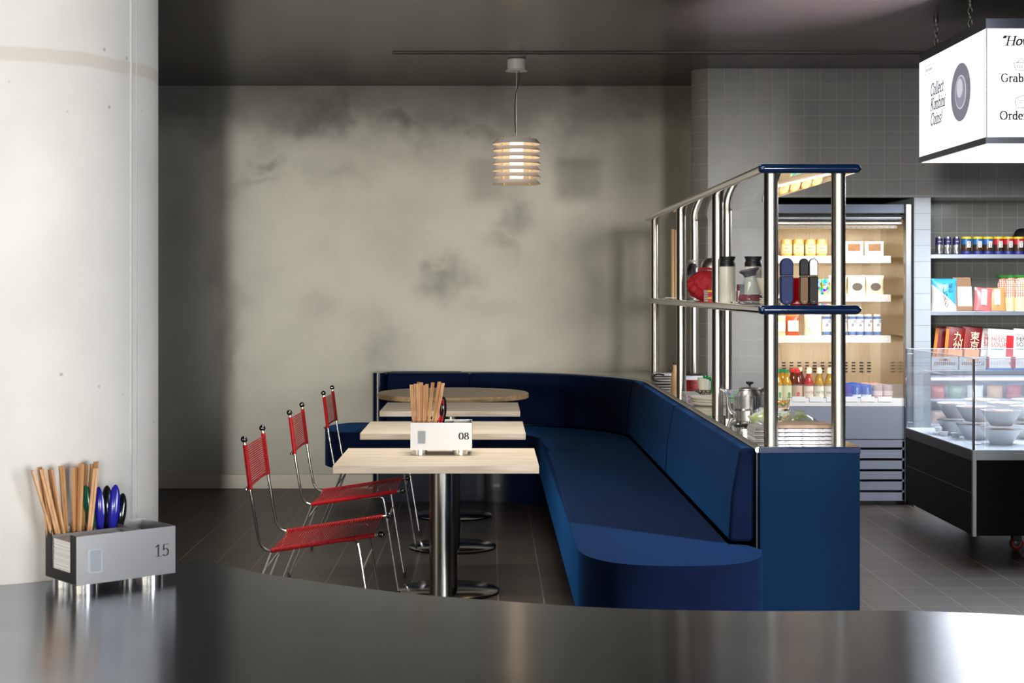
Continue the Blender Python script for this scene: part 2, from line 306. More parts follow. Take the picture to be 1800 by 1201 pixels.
# broad-nib serif lettering: strokes drawn with a nib that is wide sideways and thin upwards
def arc(cx, cy, rx, ry, a0, a1, n=14): return [(cx+rx*math.cos(math.radians(a0+(a1-a0)*k/n)), cy+ry*math.sin(math.radians(a0+(a1-a0)*k/n))) for k in range(n+1)]
G = {
 'H': (.78, [[(.15, 0), (.15, .7)], [(.62, 0), (.62, .7)], [(.15, .36), (.62, .36)], [(.05, 0), (.25, 0)], [(.52, 0), (.72, 0)], [(.05, .7), (.25, .7)], [(.52, .7), (.72, .7)]]),
 'o': (.52, [arc(.25, .23, .19, .23, 0, 360, 22)]),
 'w': (.74, [[(.04, .45), (.2, 0), (.36, .42), (.5, 0), (.66, .45)]]),
 'G': (.74, [arc(.38, .35, .3, .35, 40, 320, 22), [(.61, .12), (.61, .32)], [(.5, .32), (.7, .32)]]),
 'r': (.40, [[(.13, 0), (.13, .45), (.05, .43)], arc(.25, .3, .12, .15, 170, 40, 8), [(.04, 0), (.24, 0)]]),
 'a': (.50, [arc(.22, .33, .14, .13, 150, 0, 8)+[(.36, .05), (.44, 0)], arc(.21, .13, .15, .13, 80, 340, 14)]),
 'b': (.54, [[(.12, .72), (.12, 0)], arc(.27, .22, .17, .22, 150, -150, 16), [(.04, .72), (.12, .72)]]),
 '&': (.74, [arc(.3, .54, .13, .16, -60, 240, 14)+[(.62, 0)], arc(.26, .19, .19, .19, 100, 330, 12)+[(.56, .33)]]),
 'O': (.80, [arc(.38, .35, .31, .36, 0, 360, 28)]),
 'd': (.54, [[(.4, .72), (.4, 0), (.48, 0)], arc(.24, .22, .17, .22, 30, 330, 16), [(.32, .72), (.4, .72)]]),
 'e': (.47, [[(.07, .25), (.39, .25)]+arc(.23, .23, .17, .23, 5, 310, 16)]),
 'C': (.68, [arc(.36, .35, .29, .36, 45, 315, 22), [(.57, .5), (.57, .68)]]),
 'l': (.28, [[(.12, .72), (.12, 0)], [(.04, .72), (.12, .72)], [(.03, 0), (.21, 0)]]),
 'c': (.44, [arc(.23, .23, .17, .23, 50, 310, 14)]),
 't': (.34, [[(.14, .62), (.14, .06), (.2, 0), (.28, .04)], [(.04, .45), (.28, .45)]]),
 'K': (.72, [[(.14, 0), (.14, .7)], [(.55, .7), (.16, .3)], [(.26, .4), (.6, 0)], [(.05, 0), (.24, 0)], [(.05, .7), (.24, .7)], [(.46, .7), (.64, .7)]]),
 'n': (.56, [[(.12, 0), (.12, .45), (.04, .45)], arc(.26, .27, .14, .18, 160, 0, 8)+[(.4, 0)], [(.04, 0), (.2, 0)], [(.32, 0), (.48, 0)]]),
 'i': (.26, [[(.12, 0), (.12, .45), (.04, .45)], [(.12, .6), (.12, .65)], [(.03, 0), (.21, 0)]]),
 's': (.42, [arc(.2, .33, .13, .12, 40, 220, 9)+arc(.2, .115, .13, .115, 60, -140, 9)[2:]]),
 '!': (.26, [[(.12, .7), (.12, .2)], [(.12, .0), (.12, .05)]]),
 '“': (.34, [[(.08, .55), (.13, .72)], [(.2, .55), (.25, .72)]]),
 '0': (.56, [arc(.27, .35, .2, .35, 0, 360, 26)]),
 '8': (.56, [arc(.27, .53, .15, .17, 0, 360, 20), arc(.27, .18, .19, .18, 0, 360, 20)]),
 '1': (.46, [[(.24, 0), (.24, .7), (.08, .58)], [(.1, 0), (.4, 0)]]),
 '5': (.54, [[(.44, .68), (.14, .68), (.12, .36)]+arc(.24, .22, .2, .22, 110, -140, 16)]),
 ' ': (.28, []),
}
def letter(name, s, size, m, parent, org, u=(1, 0, 0), v=(0, 0, 1), nib=(.09, .022), shear=0, sx=1.0, track=0, lift=.0007, depth=0):
    U, V = Vector(u).normalized(), Vector(v).normalized(); Nn = U.cross(V); bm = nb(); x = 0; k = 0
    for ch in s:
        w, strokes = G[ch]
        for st in strokes:
            for (ax, ay), (bx_, by) in zip(st, st[1:]):
                pts = [(p[0]+sxx*nib[0]/2, p[1]+syy*nib[1]/2) for p in ((ax, ay), (bx_, by)) for sxx in (-1, 1) for syy in (-1, 1)]
                pts = sorted(set((round(a, 5), round(b, 5)) for a, b in pts))
                def half(ps):
                    h = []
                    for q in ps:
                        while len(h) > 1 and (h[-1][0]-h[-2][0])*(q[1]-h[-2][1])-(h[-1][1]-h[-2][1])*(q[0]-h[-2][0]) <= 1e-9: h.pop()
                        h.append(q)
                    return h[:-1]
                hull = half(pts)+half(pts[::-1]); k += 1
                co = []
                for a, b in hull:
                    X = (x+a+b*shear)*size*sx; Y = b*size
                    co.append(Vector(org)+U*X+V*Y+Nn*(lift+(k % 5)*.00001))
                if len(co) >= 3: bm.faces.new([bm.verts.new(c) for c in co])
        x += w+track
    me = bpy.data.meshes.new(name); bm.to_mesh(me); bm.free(); me.materials.append(m)
    o = bpy.data.objects.new(name, me); C.objects.link(o); o.parent = parent; return o
def disc(name, cx, rx, ry, m, parent, u=(1, 0, 0), v=(0, 0, 1), lift=.0005, r0=0, a0=0, a1=360, n=48):
    U, V = Vector(u), Vector(v); Nn = U.cross(V); bm = nb(); vs_ = []
    for k in range(n+1):
        a = math.radians(a0+(a1-a0)*k/n); vs_.append((bm.verts.new(Vector(cx)+U*rx*math.cos(a)+V*ry*math.sin(a)+Nn*lift), bm.verts.new(Vector(cx)+U*rx*r0*math.cos(a)+V*ry*r0*math.sin(a)+Nn*lift)))
    for (a, b), (c, d) in zip(vs_, vs_[1:]): bm.faces.new((a, c, d, b))
    return obj(name, bm, m, parent, smooth=0)

# ================================================================== SETTING
YB = 10.45; ZC = 2.74; YT = 9.60
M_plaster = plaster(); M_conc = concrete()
M_tile = tile_mat('glazed grey tile', lin(132, 132, 128), lin(127, 128, 126), lin(150, 148, 142), .1, (1.369-5, .043-5), 'XZ', .0024, .27, .5)
M_tile2 = tile_mat('shelf niche tile', lin(128, 130, 124), lin(122, 124, 120), lin(160, 158, 148), .1, (2.79-5, .03-5), 'XZ', .002, .15, .4)
M_tileP = tile_mat('pillar tile', lin(158, 164, 168), lin(154, 160, 166), lin(120, 124, 128), .1, (2.66-5, .03-5), 'XZ', .0015, .2, .4)
M_floor = tile_mat('dark quarry tile', lin(66, 56, 50), lin(56, 49, 45), lin(106, 98, 90), .209, (.0397-9.965, 6.795-20.9), 'XY', .0038, .40, .3, width=.1993, spec=.5)
bm = nb(); box(bm, -4.7, 4.4, -3, 10.6, -.1, 0); struct('floor', bm, M_floor)
M_ceil = mat('dark glossy ceiling paint', lin(78, 72, 69), .26, 0, noise=((.6, 3, 1), .15), bump=((1.5, 14, 1), .12, .01))
bm = nb(); box(bm, -4.7, 4.4, -3, 10.6, ZC, ZC+.1); struct('ceiling', bm, M_ceil)
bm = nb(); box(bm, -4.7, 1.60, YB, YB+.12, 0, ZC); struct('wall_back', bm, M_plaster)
M_dark = mat('dark wall paint', lin(40, 38, 40), .8)
bm = nb(); box(bm, -2.42, -2.3, 8.9, YB, 0, ZC); box(bm, -4.7, -2.42, 8.78, 8.9, 0, ZC); box(bm, -4.7, -4.6, 4.2, 8.78, 0, ZC); struct('wall_left_blocker', bm, M_dark)  # unseen wall, added and stepped to keep light off the back wall's left
bm = nb(); box(bm, 3.82, 3.94, 3.3, 10.6, 0, ZC); box(bm, 3.82, 3.94, -3, .9, 0, ZC); struct('wall_right_blocker', bm, M_dark)  # unseen wall, added with a gap to limit the right-hand daylight
# tiled wall with the rounded corner; openings for fridge and shelving
M_tileS = tile_mat('glazed corner tile', lin(132, 131, 122), lin(128, 127, 120), lin(152, 150, 140), .1, (.0, .043-5), 'XZ', .0024, .27, .5, width=5)
XF0, XF1, XN0, XN1, ZH = 1.722, 2.655, 2.76, 3.80, 1.932
bm = nb()
prism(bm, [(1.366, YT), (XF0, YT), (XF0, YT+.9), (1.45, YT+.9), (1.40, YB)], 0, ZC)
box(bm, XF0, XN1, YT, YT+.12, ZH, ZC)
struct('wall_tiled', bm, M_tile, smooth=0)
bm = nb(); prism(bm, [(1.278, 9.73), (1.283, 9.695), (1.300, 9.660), (1.330, 9.625), (1.3655, YT), (1.3995, YB-.001)], 0, ZC); struct('wall_corner', bm, M_tileS, smooth=50)
bm = nb(); box(bm, XF1, XN0, YT, YT+.85, 0, ZH); struct('wall_pillar', bm, M_tileP, smooth=0)
bm = nb(); box(bm, XF0, XF1, YT+.84, YT+.88, 0, ZH); box(bm, XF0, XF1, YT+.12, YT+.88, ZH, ZH+.05); struct('wall_recess', bm, M_dark)
bm = nb(); box(bm, XN0, XN1, 10.15, 10.25, 0, ZH); box(bm, XN0, XN1, YT+.12, 10.25, ZH, ZH+.05); struct('wall_niche', bm, M_tile2, smooth=0)
bm = nb(); box(bm, -2.3, 1.28, YB-.014, YB-.001, 0, .098); struct('baseboard_back', bm, mat('grey skirting', lin(204, 196, 180), .35), bevel=.003)
bm = nb()
box(bm, at(690, 8.96), 3.0, 8.93, 8.937, ZC-.008, ZC-.0005); box(bm, at(690, 8.96), 3.0, 8.985, 8.992, ZC-.008, ZC-.0005); box(bm, at(690, 8.96), 3.0, 8.937, 8.985, ZC-.003, ZC-.0005)
struct('trim_1', bm, mat('track paint', lin(84, 78, 74), .35))

# concrete column
t = thing('concrete_column', 'thick round pale concrete column at the left beside the steel counter', 'column', (-1.20, 3.67, 0))
bm = nb(); prof = []
lathe(bm, [(0, 0), (.40, 0), (.40, ZC-.001), (0, ZC-.001)], seg=96); obj('shaft', bm, M_conc, t)
bm = nb()
for a, w in ((-20, .0035), (-16.5, .002)):
    aa = math.radians(a); tube(bm, [(.3995*math.cos(aa), .3995*math.sin(aa), .72), (.3995*math.cos(aa), .3995*math.sin(aa), ZC-.01)], w, 8)
obj('formwork_seam', bm, mat('concrete seam', lin(176, 176, 174), .6), t)

# ================================================================== STEEL COUNTER
EDGE = [(278, 985), (305, 989), (350, 987), (400, 993), (450, 1006), (510, 1015), (575, 1025), (700, 1041), (800, 1050), (900, 1057.5), (1025, 1066), (1150, 1071), (1330, 1074), (1512, 1073), (1650, 1075), (1800, 1082), (1950, 1094)]
ZCT = .73
def on_counter(px, py):
    D = (EYE-ZCT)*FP/(py-505); return (at(px, D), D)
ed = [on_counter(*p) for p in EDGE]
ed = [(v.x, v.y) for v in cr([(x, y, 0) for x, y in ed], 5)]
ccx, ccy, cR = -1.20, 3.67, .402
a_end = math.atan2(ed[0][1]-ccy, ed[0][0]-ccx)
notch = [(ccx+cR*math.cos(a), ccy+cR*math.sin(a)) for a in [math.radians(-135)+(a_end-math.radians(-135))*k/24 for k in range(25)]]
poly = [(-2.2, 1.1)]+[(1.6, 1.1)]+[(1.75, 2.6)]+ed[::-1]+notch[::-1]+[(-2.2, 3.2)]
t = thing('steel_counter', 'brushed stainless steel counter with a curved far edge across the foreground', 'counter', (0, 0, 0))
bm = nb(); prism(bm, poly, ZCT-.04, ZCT); obj('countertop', bm, M_counter, t, bevel=.004)
bm = nb(); prism(bm, [(-1.0, 1.3), (1.2, 1.3), (1.2, 2.6), (.2, 2.7), (-.5, 2.95), (-1.0, 2.9)], 0, ZCT-.04); obj('counter_base', bm, M_dark, t)

# ================================================================== BANQUETTE
CX, CY = -.09, 9.30
ZS = .45; ZL = .80
XL = .9636; RL = XL-CX      # ledge edge
def path(R, s0, s1, step=.12):
    """points along the bench path at radius R; s runs from Y=5.45 up the straight, round the corner and along the back"""
    out = []; L1 = CY-5.45; L2 = L1+PI/2; n = max(2, int((s1-s0)/.09)+1)
    for k in range(n+1):
        s = s0+(s1-s0)*k/n
        if s <= L1: out.append((CX+R, 5.45+s, 0.0))
        elif s <= L2: a = s-L1; out.append((CX+R*math.cos(a), CY+R*math.sin(a), a))
        else: out.append((CX-(s-L2), CY+R, PI/2))
    return out
def sweep(bm, sec, s0, s1):
    """sweep a closed (radius, height) section along the bench path"""
    cols = []
    base = [path(R, s0, s1) for R, z in sec]
    n = len(base[0])
    for i in range(n): cols.append([bm.verts.new((base[k][i][0], base[k][i][1], sec[k][1])) for k in range(len(sec))])
    m_ = len(sec)
    for a, b in zip(cols, cols[1:]):
        for k in range(m_): bm.faces.new((a[k], a[(k+1) % m_], b[(k+1) % m_], b[k]))
    bm.faces.new(cols[0]); bm.faces.new(cols[-1][::-1])
def rs(pts, r=.012, n=4):
    """round the corners of a closed section"""
    out = []
    for i, p in enumerate(pts):
        p = Vector(p); a = (Vector(pts[i-1])-p); b = (Vector(pts[(i+1) % len(pts)])-p)
        rr = min(r, a.length*.4, b.length*.4); A = p+a.normalized()*rr; B = p+b.normalized()*rr
        for k in range(n+1):
            u = k/n; out.append(tuple((1-u)**2*A+2*u*(1-u)*p+u*u*B))
    return out
t = thing('corner_banquette', 'long blue velvet corner bench running to the back wall and round to the left', 'bench', (0, 0, 0))
L1 = CY-5.45; L2 = L1+PI/2
SX = .31; RS = SX-CX; RB = .945
zs0 = .22
def seat_mesh(poly, seam):
    bm = nb(); a, b = prism(bm, poly, zs0, ZS)
    n = len(poly)
    ed_ = [bm.edges.get((b[i], b[(i+1) % n])) for i in range(n) if not seam(poly[i], poly[(i+1) % n])]
    bmesh.ops.bevel(bm, geom=ed_, offset=.04, segments=5, profile=.5, affect='EDGES', clamp_overlap=True)
    return bm
endp = []
cx0, a_, b_ = (SX+.955)/2, (.955-SX)/2, .40
for k in range(25):
    th = -PI*k/24; c_, s_ = math.cos(th), math.sin(th); q = 2/2.6
    endp.append((cx0+a_*math.copysign(abs(c_)**q, c_), 5.465+b_*math.copysign(abs(s_)**q, s_)))
YS = 8.65
pA = endp+[(SX, YS-.003), (CX+RB, YS-.003), (CX+RB, 5.50)]
bm = seat_mesh(pA, lambda p, q: abs(p[1]-q[1]) < 1e-6 and p[1] > 8 or (p[0] > .84 and q[0] > .84 and p[1] > 5.47)); obj('seat_cushion', bm, M_velvet, t, smooth=60)
arcI = [(CX+RS*math.cos(a), CY+RS*math.sin(a)) for a in [PI/2*k/14 for k in range(15)]]
arcO = [(CX+RB*math.cos(a), CY+RB*math.sin(a)) for a in [PI/2*k/20 for k in range(21)]]
pB = [(SX, YS+.003)]+arcI[:]+arcO[::-1]+[(CX+RB, YS+.003)]
bm = seat_mesh(pB, lambda p, q: (abs(p[1]-q[1]) < 1e-6 and p[1] < 8.7) or (abs(p[0]-q[0]) < 1e-6 and abs(p[0]-CX) < 1e-3) or (math.hypot(p[0]-CX, p[1]-CY) > .9) or (p[0] > .8)); obj('seat_cushion', bm, M_velvet, t, smooth=60)
yI, yO = CY+RS, CY+RB
pC = [(CX-.006, yI), (-.76, yI)]
for k in range(1, 17):
    th = PI/2+PI*k/16*.98; c_, s_ = math.cos(th), math.sin(th); q = 2/2.5
    pC.append((-.785+.285*math.copysign(abs(c_)**q, c_), 10.07-.37*math.copysign(abs(s_)**q, s_)))
pC = pC[:-1]+[(-.80, 10.435), (-.80, yO), (CX-.006, yO)]
bm = seat_mesh(pC, lambda p, q: p[1] > 10.2 and q[1] > 10.2 or (abs(p[0]-CX) < .01 and abs(q[0]-CX) < .01)); obj('seat_cushion', bm, M_velvet, t, smooth=60)
# back cushions (wedge section)
sec = rs([(1.040, .458), (.947, .458), (.958, .62), (.988, .792), (1.040, .795)], .02)
def back_cushion(s0, s1, sc=sec):
    bm = nb(); sweep(bm, sc, s0, s1); return obj('back_cushion', bm, M_velvet, t, smooth=50, bevel=.012, bseg=3)
back_cushion(.05, 2.03); back_cushion(2.035, 4.01); back_cushion(4.015, L2+.04); back_cushion(L2+.045, L2+.60)
# shell behind the cushions, base and trims
bm = nb(); sweep(bm, [(1.046, 0.0), (1.046, .788), (1.0535, .788), (1.0535, 0.0)], .05, L2+.1)
xE = -.78
prism(bm, [(CX-.1, CY+1.046), (CX-.1, YB-.016), (xE+.03, YB-.016), (xE+.008, YB-.03), (xE, YB-.06), (xE, 10.26), (xE+.006, 10.235), (xE+.025, 10.215), (xE+.06, 10.215), (xE+.085, 10.235), (xE+.09, CY+1.046)], 0, .80)
obj('back_shell', bm, M_darkblue, t, smooth=60)
bm = nb()
pb = [(CX+RB-.02, 5.62), (.45, 5.62), (.41, 5.68), (.41, CY)]+[(CX+.50*math.cos(a), CY+.50*math.sin(a)) for a in [PI/2*k/14 for k in range(15)]]+[(-.70, CY+.50), (-.70, yO-.02)]+[(CX+(RB-.02)*math.cos(a), CY+(RB-.02)*math.sin(a)) for a in [PI/2-PI/2*k/20 for k in range(21)]]
prism(bm, pb, 0, zs0); obj('plinth', bm, M_darkblue, t, smooth=60)
bm = nb(); pts = [(x, y, ZL-.011) for x, y, a in path(RL-.004, -.055, L2+.66)]; tube(bm, pts[1:], .011, 12); obj('steel_edge', bm, M_pole, t, smooth=60)

# ================================================================== DIVIDER CABINET + RACK
YF = 5.477; XR = 1.3226
t = thing('divider_cabinet', 'navy lacquered low cabinet with a mirror steel top behind the bench', 'cabinet', (0, 0, 0))
bm = nb(); box(bm, XL, XR, YF, YF+.02, 0.02, ZL-.002); obj('end_panel', bm, M_blue, t, bevel=.004)
bm = nb(); box(bm, XL+.004, XR-.003, YF+.02, 9.59, .0, ZL-.012); obj('body', bm, M_blue, t)
bm = nb(); box(bm, XL-.001, XR+.001, YF-.002, YF, ZL-.022, ZL-.004); obj('top_rim', bm, M_bluecap, t, bevel=.003)
arcT = [(CX+(RL+.006)*math.cos(a), CY+(RL+.006)*math.sin(a)) for a in [PI/2*k/24 for k in range(25)]]
topp = [(XL+.006, YF+.004), (XR, YF+.004), (XR, YT-.005), (1.262, YT-.005), (1.262, YB-.02), (xE+.12, YB-.02), (xE+.12, CY+RL+.006)]+arcT[::-1]
bm = nb(); prism(bm, topp, ZL-.010, ZL); obj('mirror_top', bm, M_mirror, t, smooth=0)

t = thing('steel_pole_rack', 'open shelf rack of round steel poles with two navy ended shelves', 'shelf rack', (0, 0, ZL))
YP = (5.53, 6.82, 8.11, 9.40)
for j, xp in enumerate((1.014, 1.257)):
    for y in YP:
        for z0, z1 in ((.0, 1.273-ZL), (1.305-ZL, 1.777-ZL)):
            bm = nb(); cyl(bm, xp, y, z0+.0005, z1, .0252, 32); obj('pole', bm, M_pole, t)
for zc in (1.289, 1.793):
    bm = nb(); n = 8; r = .016
    pr = [(XL+r-r*math.sin(PI*k/n), zc-ZL+r*math.cos(PI*k/n)) for k in range(n+1)]+[(XR-r+r*math.sin(PI*k/n), zc-ZL-r*math.cos(PI*k/n)) for k in range(n+1)]
    A = [bm.verts.new((x, 5.49, z)) for x, z in pr]; B = [bm.verts.new((x, 9.475, z)) for x, z in pr]; m_ = len(pr)
    for k in range(m_): bm.faces.new((A[k], A[(k+1) % m_], B[(k+1) % m_], B[k]))
    bm.faces.new(A); bm.faces.new(B[::-1]); sh = obj('shelf', bm, M_mirror, t, smooth=40)
    bm = nb(); r = .0165
    tube(bm, [(XL-.004+.001, 5.478, zc-ZL), (XL-.002+.003, 5.478, zc-ZL)]+[(XL+.004+r*(1-math.cos(a)), 5.478, zc-ZL) for a in (.3, .7, 1.1, 1.57)]+[(XR-.01-r*.5+r*math.sin(a), 5.478, zc-ZL) for a in (0, .5, 1.0, 1.57)]+[(XR+.0035, 5.478, zc-ZL)],
         [.010, .0125]+[.0145, .0158, .0163, .0165]+[.0165, .0158, .0135, .010]+[.006], 20)
    obj('end_cap', bm, M_bluecap, sh, smooth=60)

# ================================================================== TABLES
def table(x, y0, y1, w, label, xc):
    yc = (y0+y1)/2; t = thing('cafe_table', label, 'table', (xc, yc, 0), 0, 'square tables along the bench')
    bm = nb(); box(bm, x-w/2-xc, x+w/2-xc, y0-yc, y1-yc, .712, .74); obj('tabletop', bm, M_ash, t, bevel=.0015)
    bm = nb(); lathe(bm, [(0, .016), (.0405, .016), (.0405, .702), (0, .702)], seg=40); obj('pedestal', bm, M_pole, t)
    bm = nb(); box(bm, -.036, .036, -.12, .12, .702, .712); obj('mounting_plate', bm, M_black, t)
    bm = nb(); lathe(bm, [(0, .0), (.222, 0), (.23, .004), (.23, .008), (.222, .012), (.06, .02), (.0, .02)], seg=64); obj('base_plate', bm, M_dchrome, t)
    return t
table(-.188, 5.417, 6.01, .728, 'pale ash square table nearest the counter, carrying the table caddy', -.182)
table(-.200, 6.619, 7.21, .714, 'pale ash square table, second from the counter', -.184)
table(-.200, 7.80, 8.39, .714, 'pale ash square table just in front of the round one', -.194)
t = thing('round_table', 'round warm maple table in the corner of the blue bench', 'table', (at(796.5, 9.2), 9.2, 0))
bm = nb(); lathe(bm, [(0, .708), (.446, .708), (.4515, .712), (.4515, .736), (.446, .74), (0, .74)], seg=80); obj('tabletop', bm, M_maple, t)
bm = nb(); lathe(bm, [(0, .016), (.0405, .016), (.0405, .70), (.1, .70), (.1, .708), (0, .708)], seg=40); obj('pedestal', bm, M_pole, t)
bm = nb(); lathe(bm, [(0, .0), (.222, 0), (.23, .004), (.23, .008), (.222, .012), (.06, .02), (.0, .02)], seg=64); obj('base_plate', bm, M_dchrome, t)

# ================================================================== CHAIRS
def make_chair():
    t = thing('cord_chair', 'nearest red cord chair', 'chair', (-.60, 5.825, 0), 0, 'red cord chairs along the left of the tables')
    prof = [(-.292, .805), (-.271, .634), (-.24, .447), (-.222, .415), (-.195, .4075), (.196, .468)]
    w = .225
    full = [(-.292, .805), (-.2815, .72), (-.271, .634), (-.256, .54), (-.242, .462), (-.235, .437), (-.221, .417), (-.200, .4085), (-.16, .414), (.02, .441), (.196, .468)]
    for s in (-1, 1):
        bm = nb(); tube(bm, cr([(x, s*w, z) for x, z in full], 4), .0055, 10); obj('side_rail', bm, M_chrome, t)
        # wrapped cord on the rails
        for nm, (a, b), n in (('cord_wrap', ((-.2905, .795), (-.2705, .632)), 36), ('cord_wrap', ((-.197, .409), (.182, .466)), 80)):
            bm = nb(); pts = []; rr = []
            for k in range(n*2+1):
                u = k/(n*2); pts.append((a[0]+(b[0]-a[0])*u, s*w, a[1]+(b[1]-a[1])*u)); rr.append(.0092 if k % 2 else .0078)
            tube(bm, pts, rr, 10); obj(nm, bm, M_cord, t)
        for (x, z) in ((-.2935, .815), (.2065, .4695)):
            bm = nb(); ball(bm, (x, s*w, z), .0125, 18, 12); obj('finial_ball', bm, M_dchrome, t)
        # legs
        bm = nb(); tube(bm, cr([(.02, s*(w-.012), .432), (.09, s*(w-.012), .441), (.113, s*(w-.01), .437), (.124, s*(w-.008), .415), (.1465, s*(w-.004), .277), (.189, s*w, .012)], 5), .0052, 8); lg = obj('leg', bm, M_chrome, t)
        bm = nb(); cyl(bm, .190, s*w, .0, .026, .0068, 10); obj('foot_cap', bm, M_black, lg)
        bm = nb(); tube(bm, [(-.196, s*(w-.01), .404), (-.218, s*(w-.008), .345), (-.352, s*w, .012)], .0052, 8); lg = obj('leg', bm, M_chrome, t)
        bm = nb(); cyl(bm, -.354, s*w, .0, .026, .0068, 10); obj('foot_cap', bm, M_black, lg)
    for x, z in ((.1375, .335), (-.222, .335)):
        bm = nb(); tube(bm, [(x, -w+.008, z), (x, w-.008, z)], .0048, 8); obj('stretcher', bm, M_chrome, t)
    bm = nb(); tube(bm, cr([(-.272, -w, .637), (-.283, -w+.006, .632), (-.292, -w+.03, .632), (-.296, 0, .632), (-.292, w-.03, .632), (-.283, w-.006, .632), (-.272, w, .637)], 5), .0045, 8); obj('back_brace', bm, M_chrome, t)
    def weave(a, b, n, nx, nz):
        bm = nb()
        for k in range(n):
            u0 = (k+.25)/n; u1 = (k+.75)/n
            for (ua, ub, lift) in ((u0, u1, .0045), (u1, u0+1/n if k < n-1 else u0, -.0045)):
                p = (a[0]+(b[0]-a[0])*ua+nx*lift, -w, a[1]+(b[1]-a[1])*ua+nz*lift)
                q = (a[0]+(b[0]-a[0])*ub+nx*lift, w, a[1]+(b[1]-a[1])*ub+nz*lift)
                # pairs of cords pinch together in two bands
                mid = [tuple(p[i]+(q[i]-p[i])*f+((nx, 0, nz)[i]*-lift*.6) for i in range(3)) for f in (.36, .64)]
                tube(bm, [p, mid[0], mid[1], q], (.0024 if lift > 0 else .0010), 5)
        return bm
    obj('back_weave', weave((-.290, .790), (-.271, .640), 19, 1, .1), M_cord, t, smooth=60)
    obj('seat_weave', weave((-.19, .410), (.18, .4655), 40, -.15, 1), M_cord, t, smooth=60)
    return t
ch = make_chair()
ch['label'] = 'red cord and chrome chair nearest the counter, left of the first table'
dup(ch, (-.59, 7.02, 0), 0, 'red cord and chrome chair standing in the middle of the three, second table')
dup(ch, (-.575, 8.27, 0), 0, 'red cord and chrome chair furthest back, partly hidden by the tables')

# ================================================================== PENDANT LAMP
PX, PY = .164, 9.22
t = thing('pendant_lamp', 'white louvred pendant lamp lit warm inside, hanging over the round table', 'lamp', (PX, PY, ZC))
dz = -ZC
bm = nb(); lathe(bm, [(0, -.002), (.056, -.002), (.056, -.062), (.066, -.070), (.066, -.073), (0, -.073)], seg=48); obj('ceiling_canopy', bm, M_white, t)
bm = nb(); tube(bm, cr([(.012, 0, -.073), (.018, 0, -.10), (.010, 0, -.15), (-.002, 0, -.20), (-.010, 0, -.27), (-.010, 0, -.36), (-.006, 0, -.445)], 6), .0028, 8); obj('cable', bm, M_black, t)
bm = nb(); tube(bm, [(0, 0, -.073), (0, 0, -.46)], .0006, 6); obj('suspension_wire', bm, M_steel, t)
M_shade = mat('lamp white', lin(214, 206, 198), .55)
zt0 = 2.258-ZC
for k in range(7):
    z = zt0-.040*k if k else zt0
    zz = z-.0035
    bm = nb()
    if k == 0: pr = [(.0, z), (.121, z), (.147, z-.030), (.1435, z-.031), (.1185, z-.002), (0, z-.002)]
    else: pr = [(.124, z-.004), (.146, z-.030), (.1425, z-.0305), (.121, z-.005)]
    pr = pr if k == 0 else pr+[pr[0]]
    lathe(bm, pr, seg=56); obj('louvre_ring', bm, M_shade, t)
for a in range(4):
    x, y = .112*math.cos(PI/4+a*PI/2-.05), .112*math.sin(PI/4+a*PI/2-.05)
    bm = nb(); cyl(bm, x, y, zt0-.275, zt0+.006, .0018, 8); ball(bm, (x, y, zt0+.007), .0042, 10, 6); obj('brass_rod', bm, M_gold, t)
bm = nb(); cyl(bm, -.006, 0, zt0, zt0+.014, .006, 12); obj('cable_grip', bm, M_gold, t)
bm = nb(); lathe(bm, [(0, zt0-.006), (.038, zt0-.006), (.040, zt0-.012), (.040, zt0-.25), (.038, zt0-.256), (0, zt0-.256)], seg=28); obj('bulb', bm, emit('warm bulb', (1, .74, .46, 1), 5.5), t)

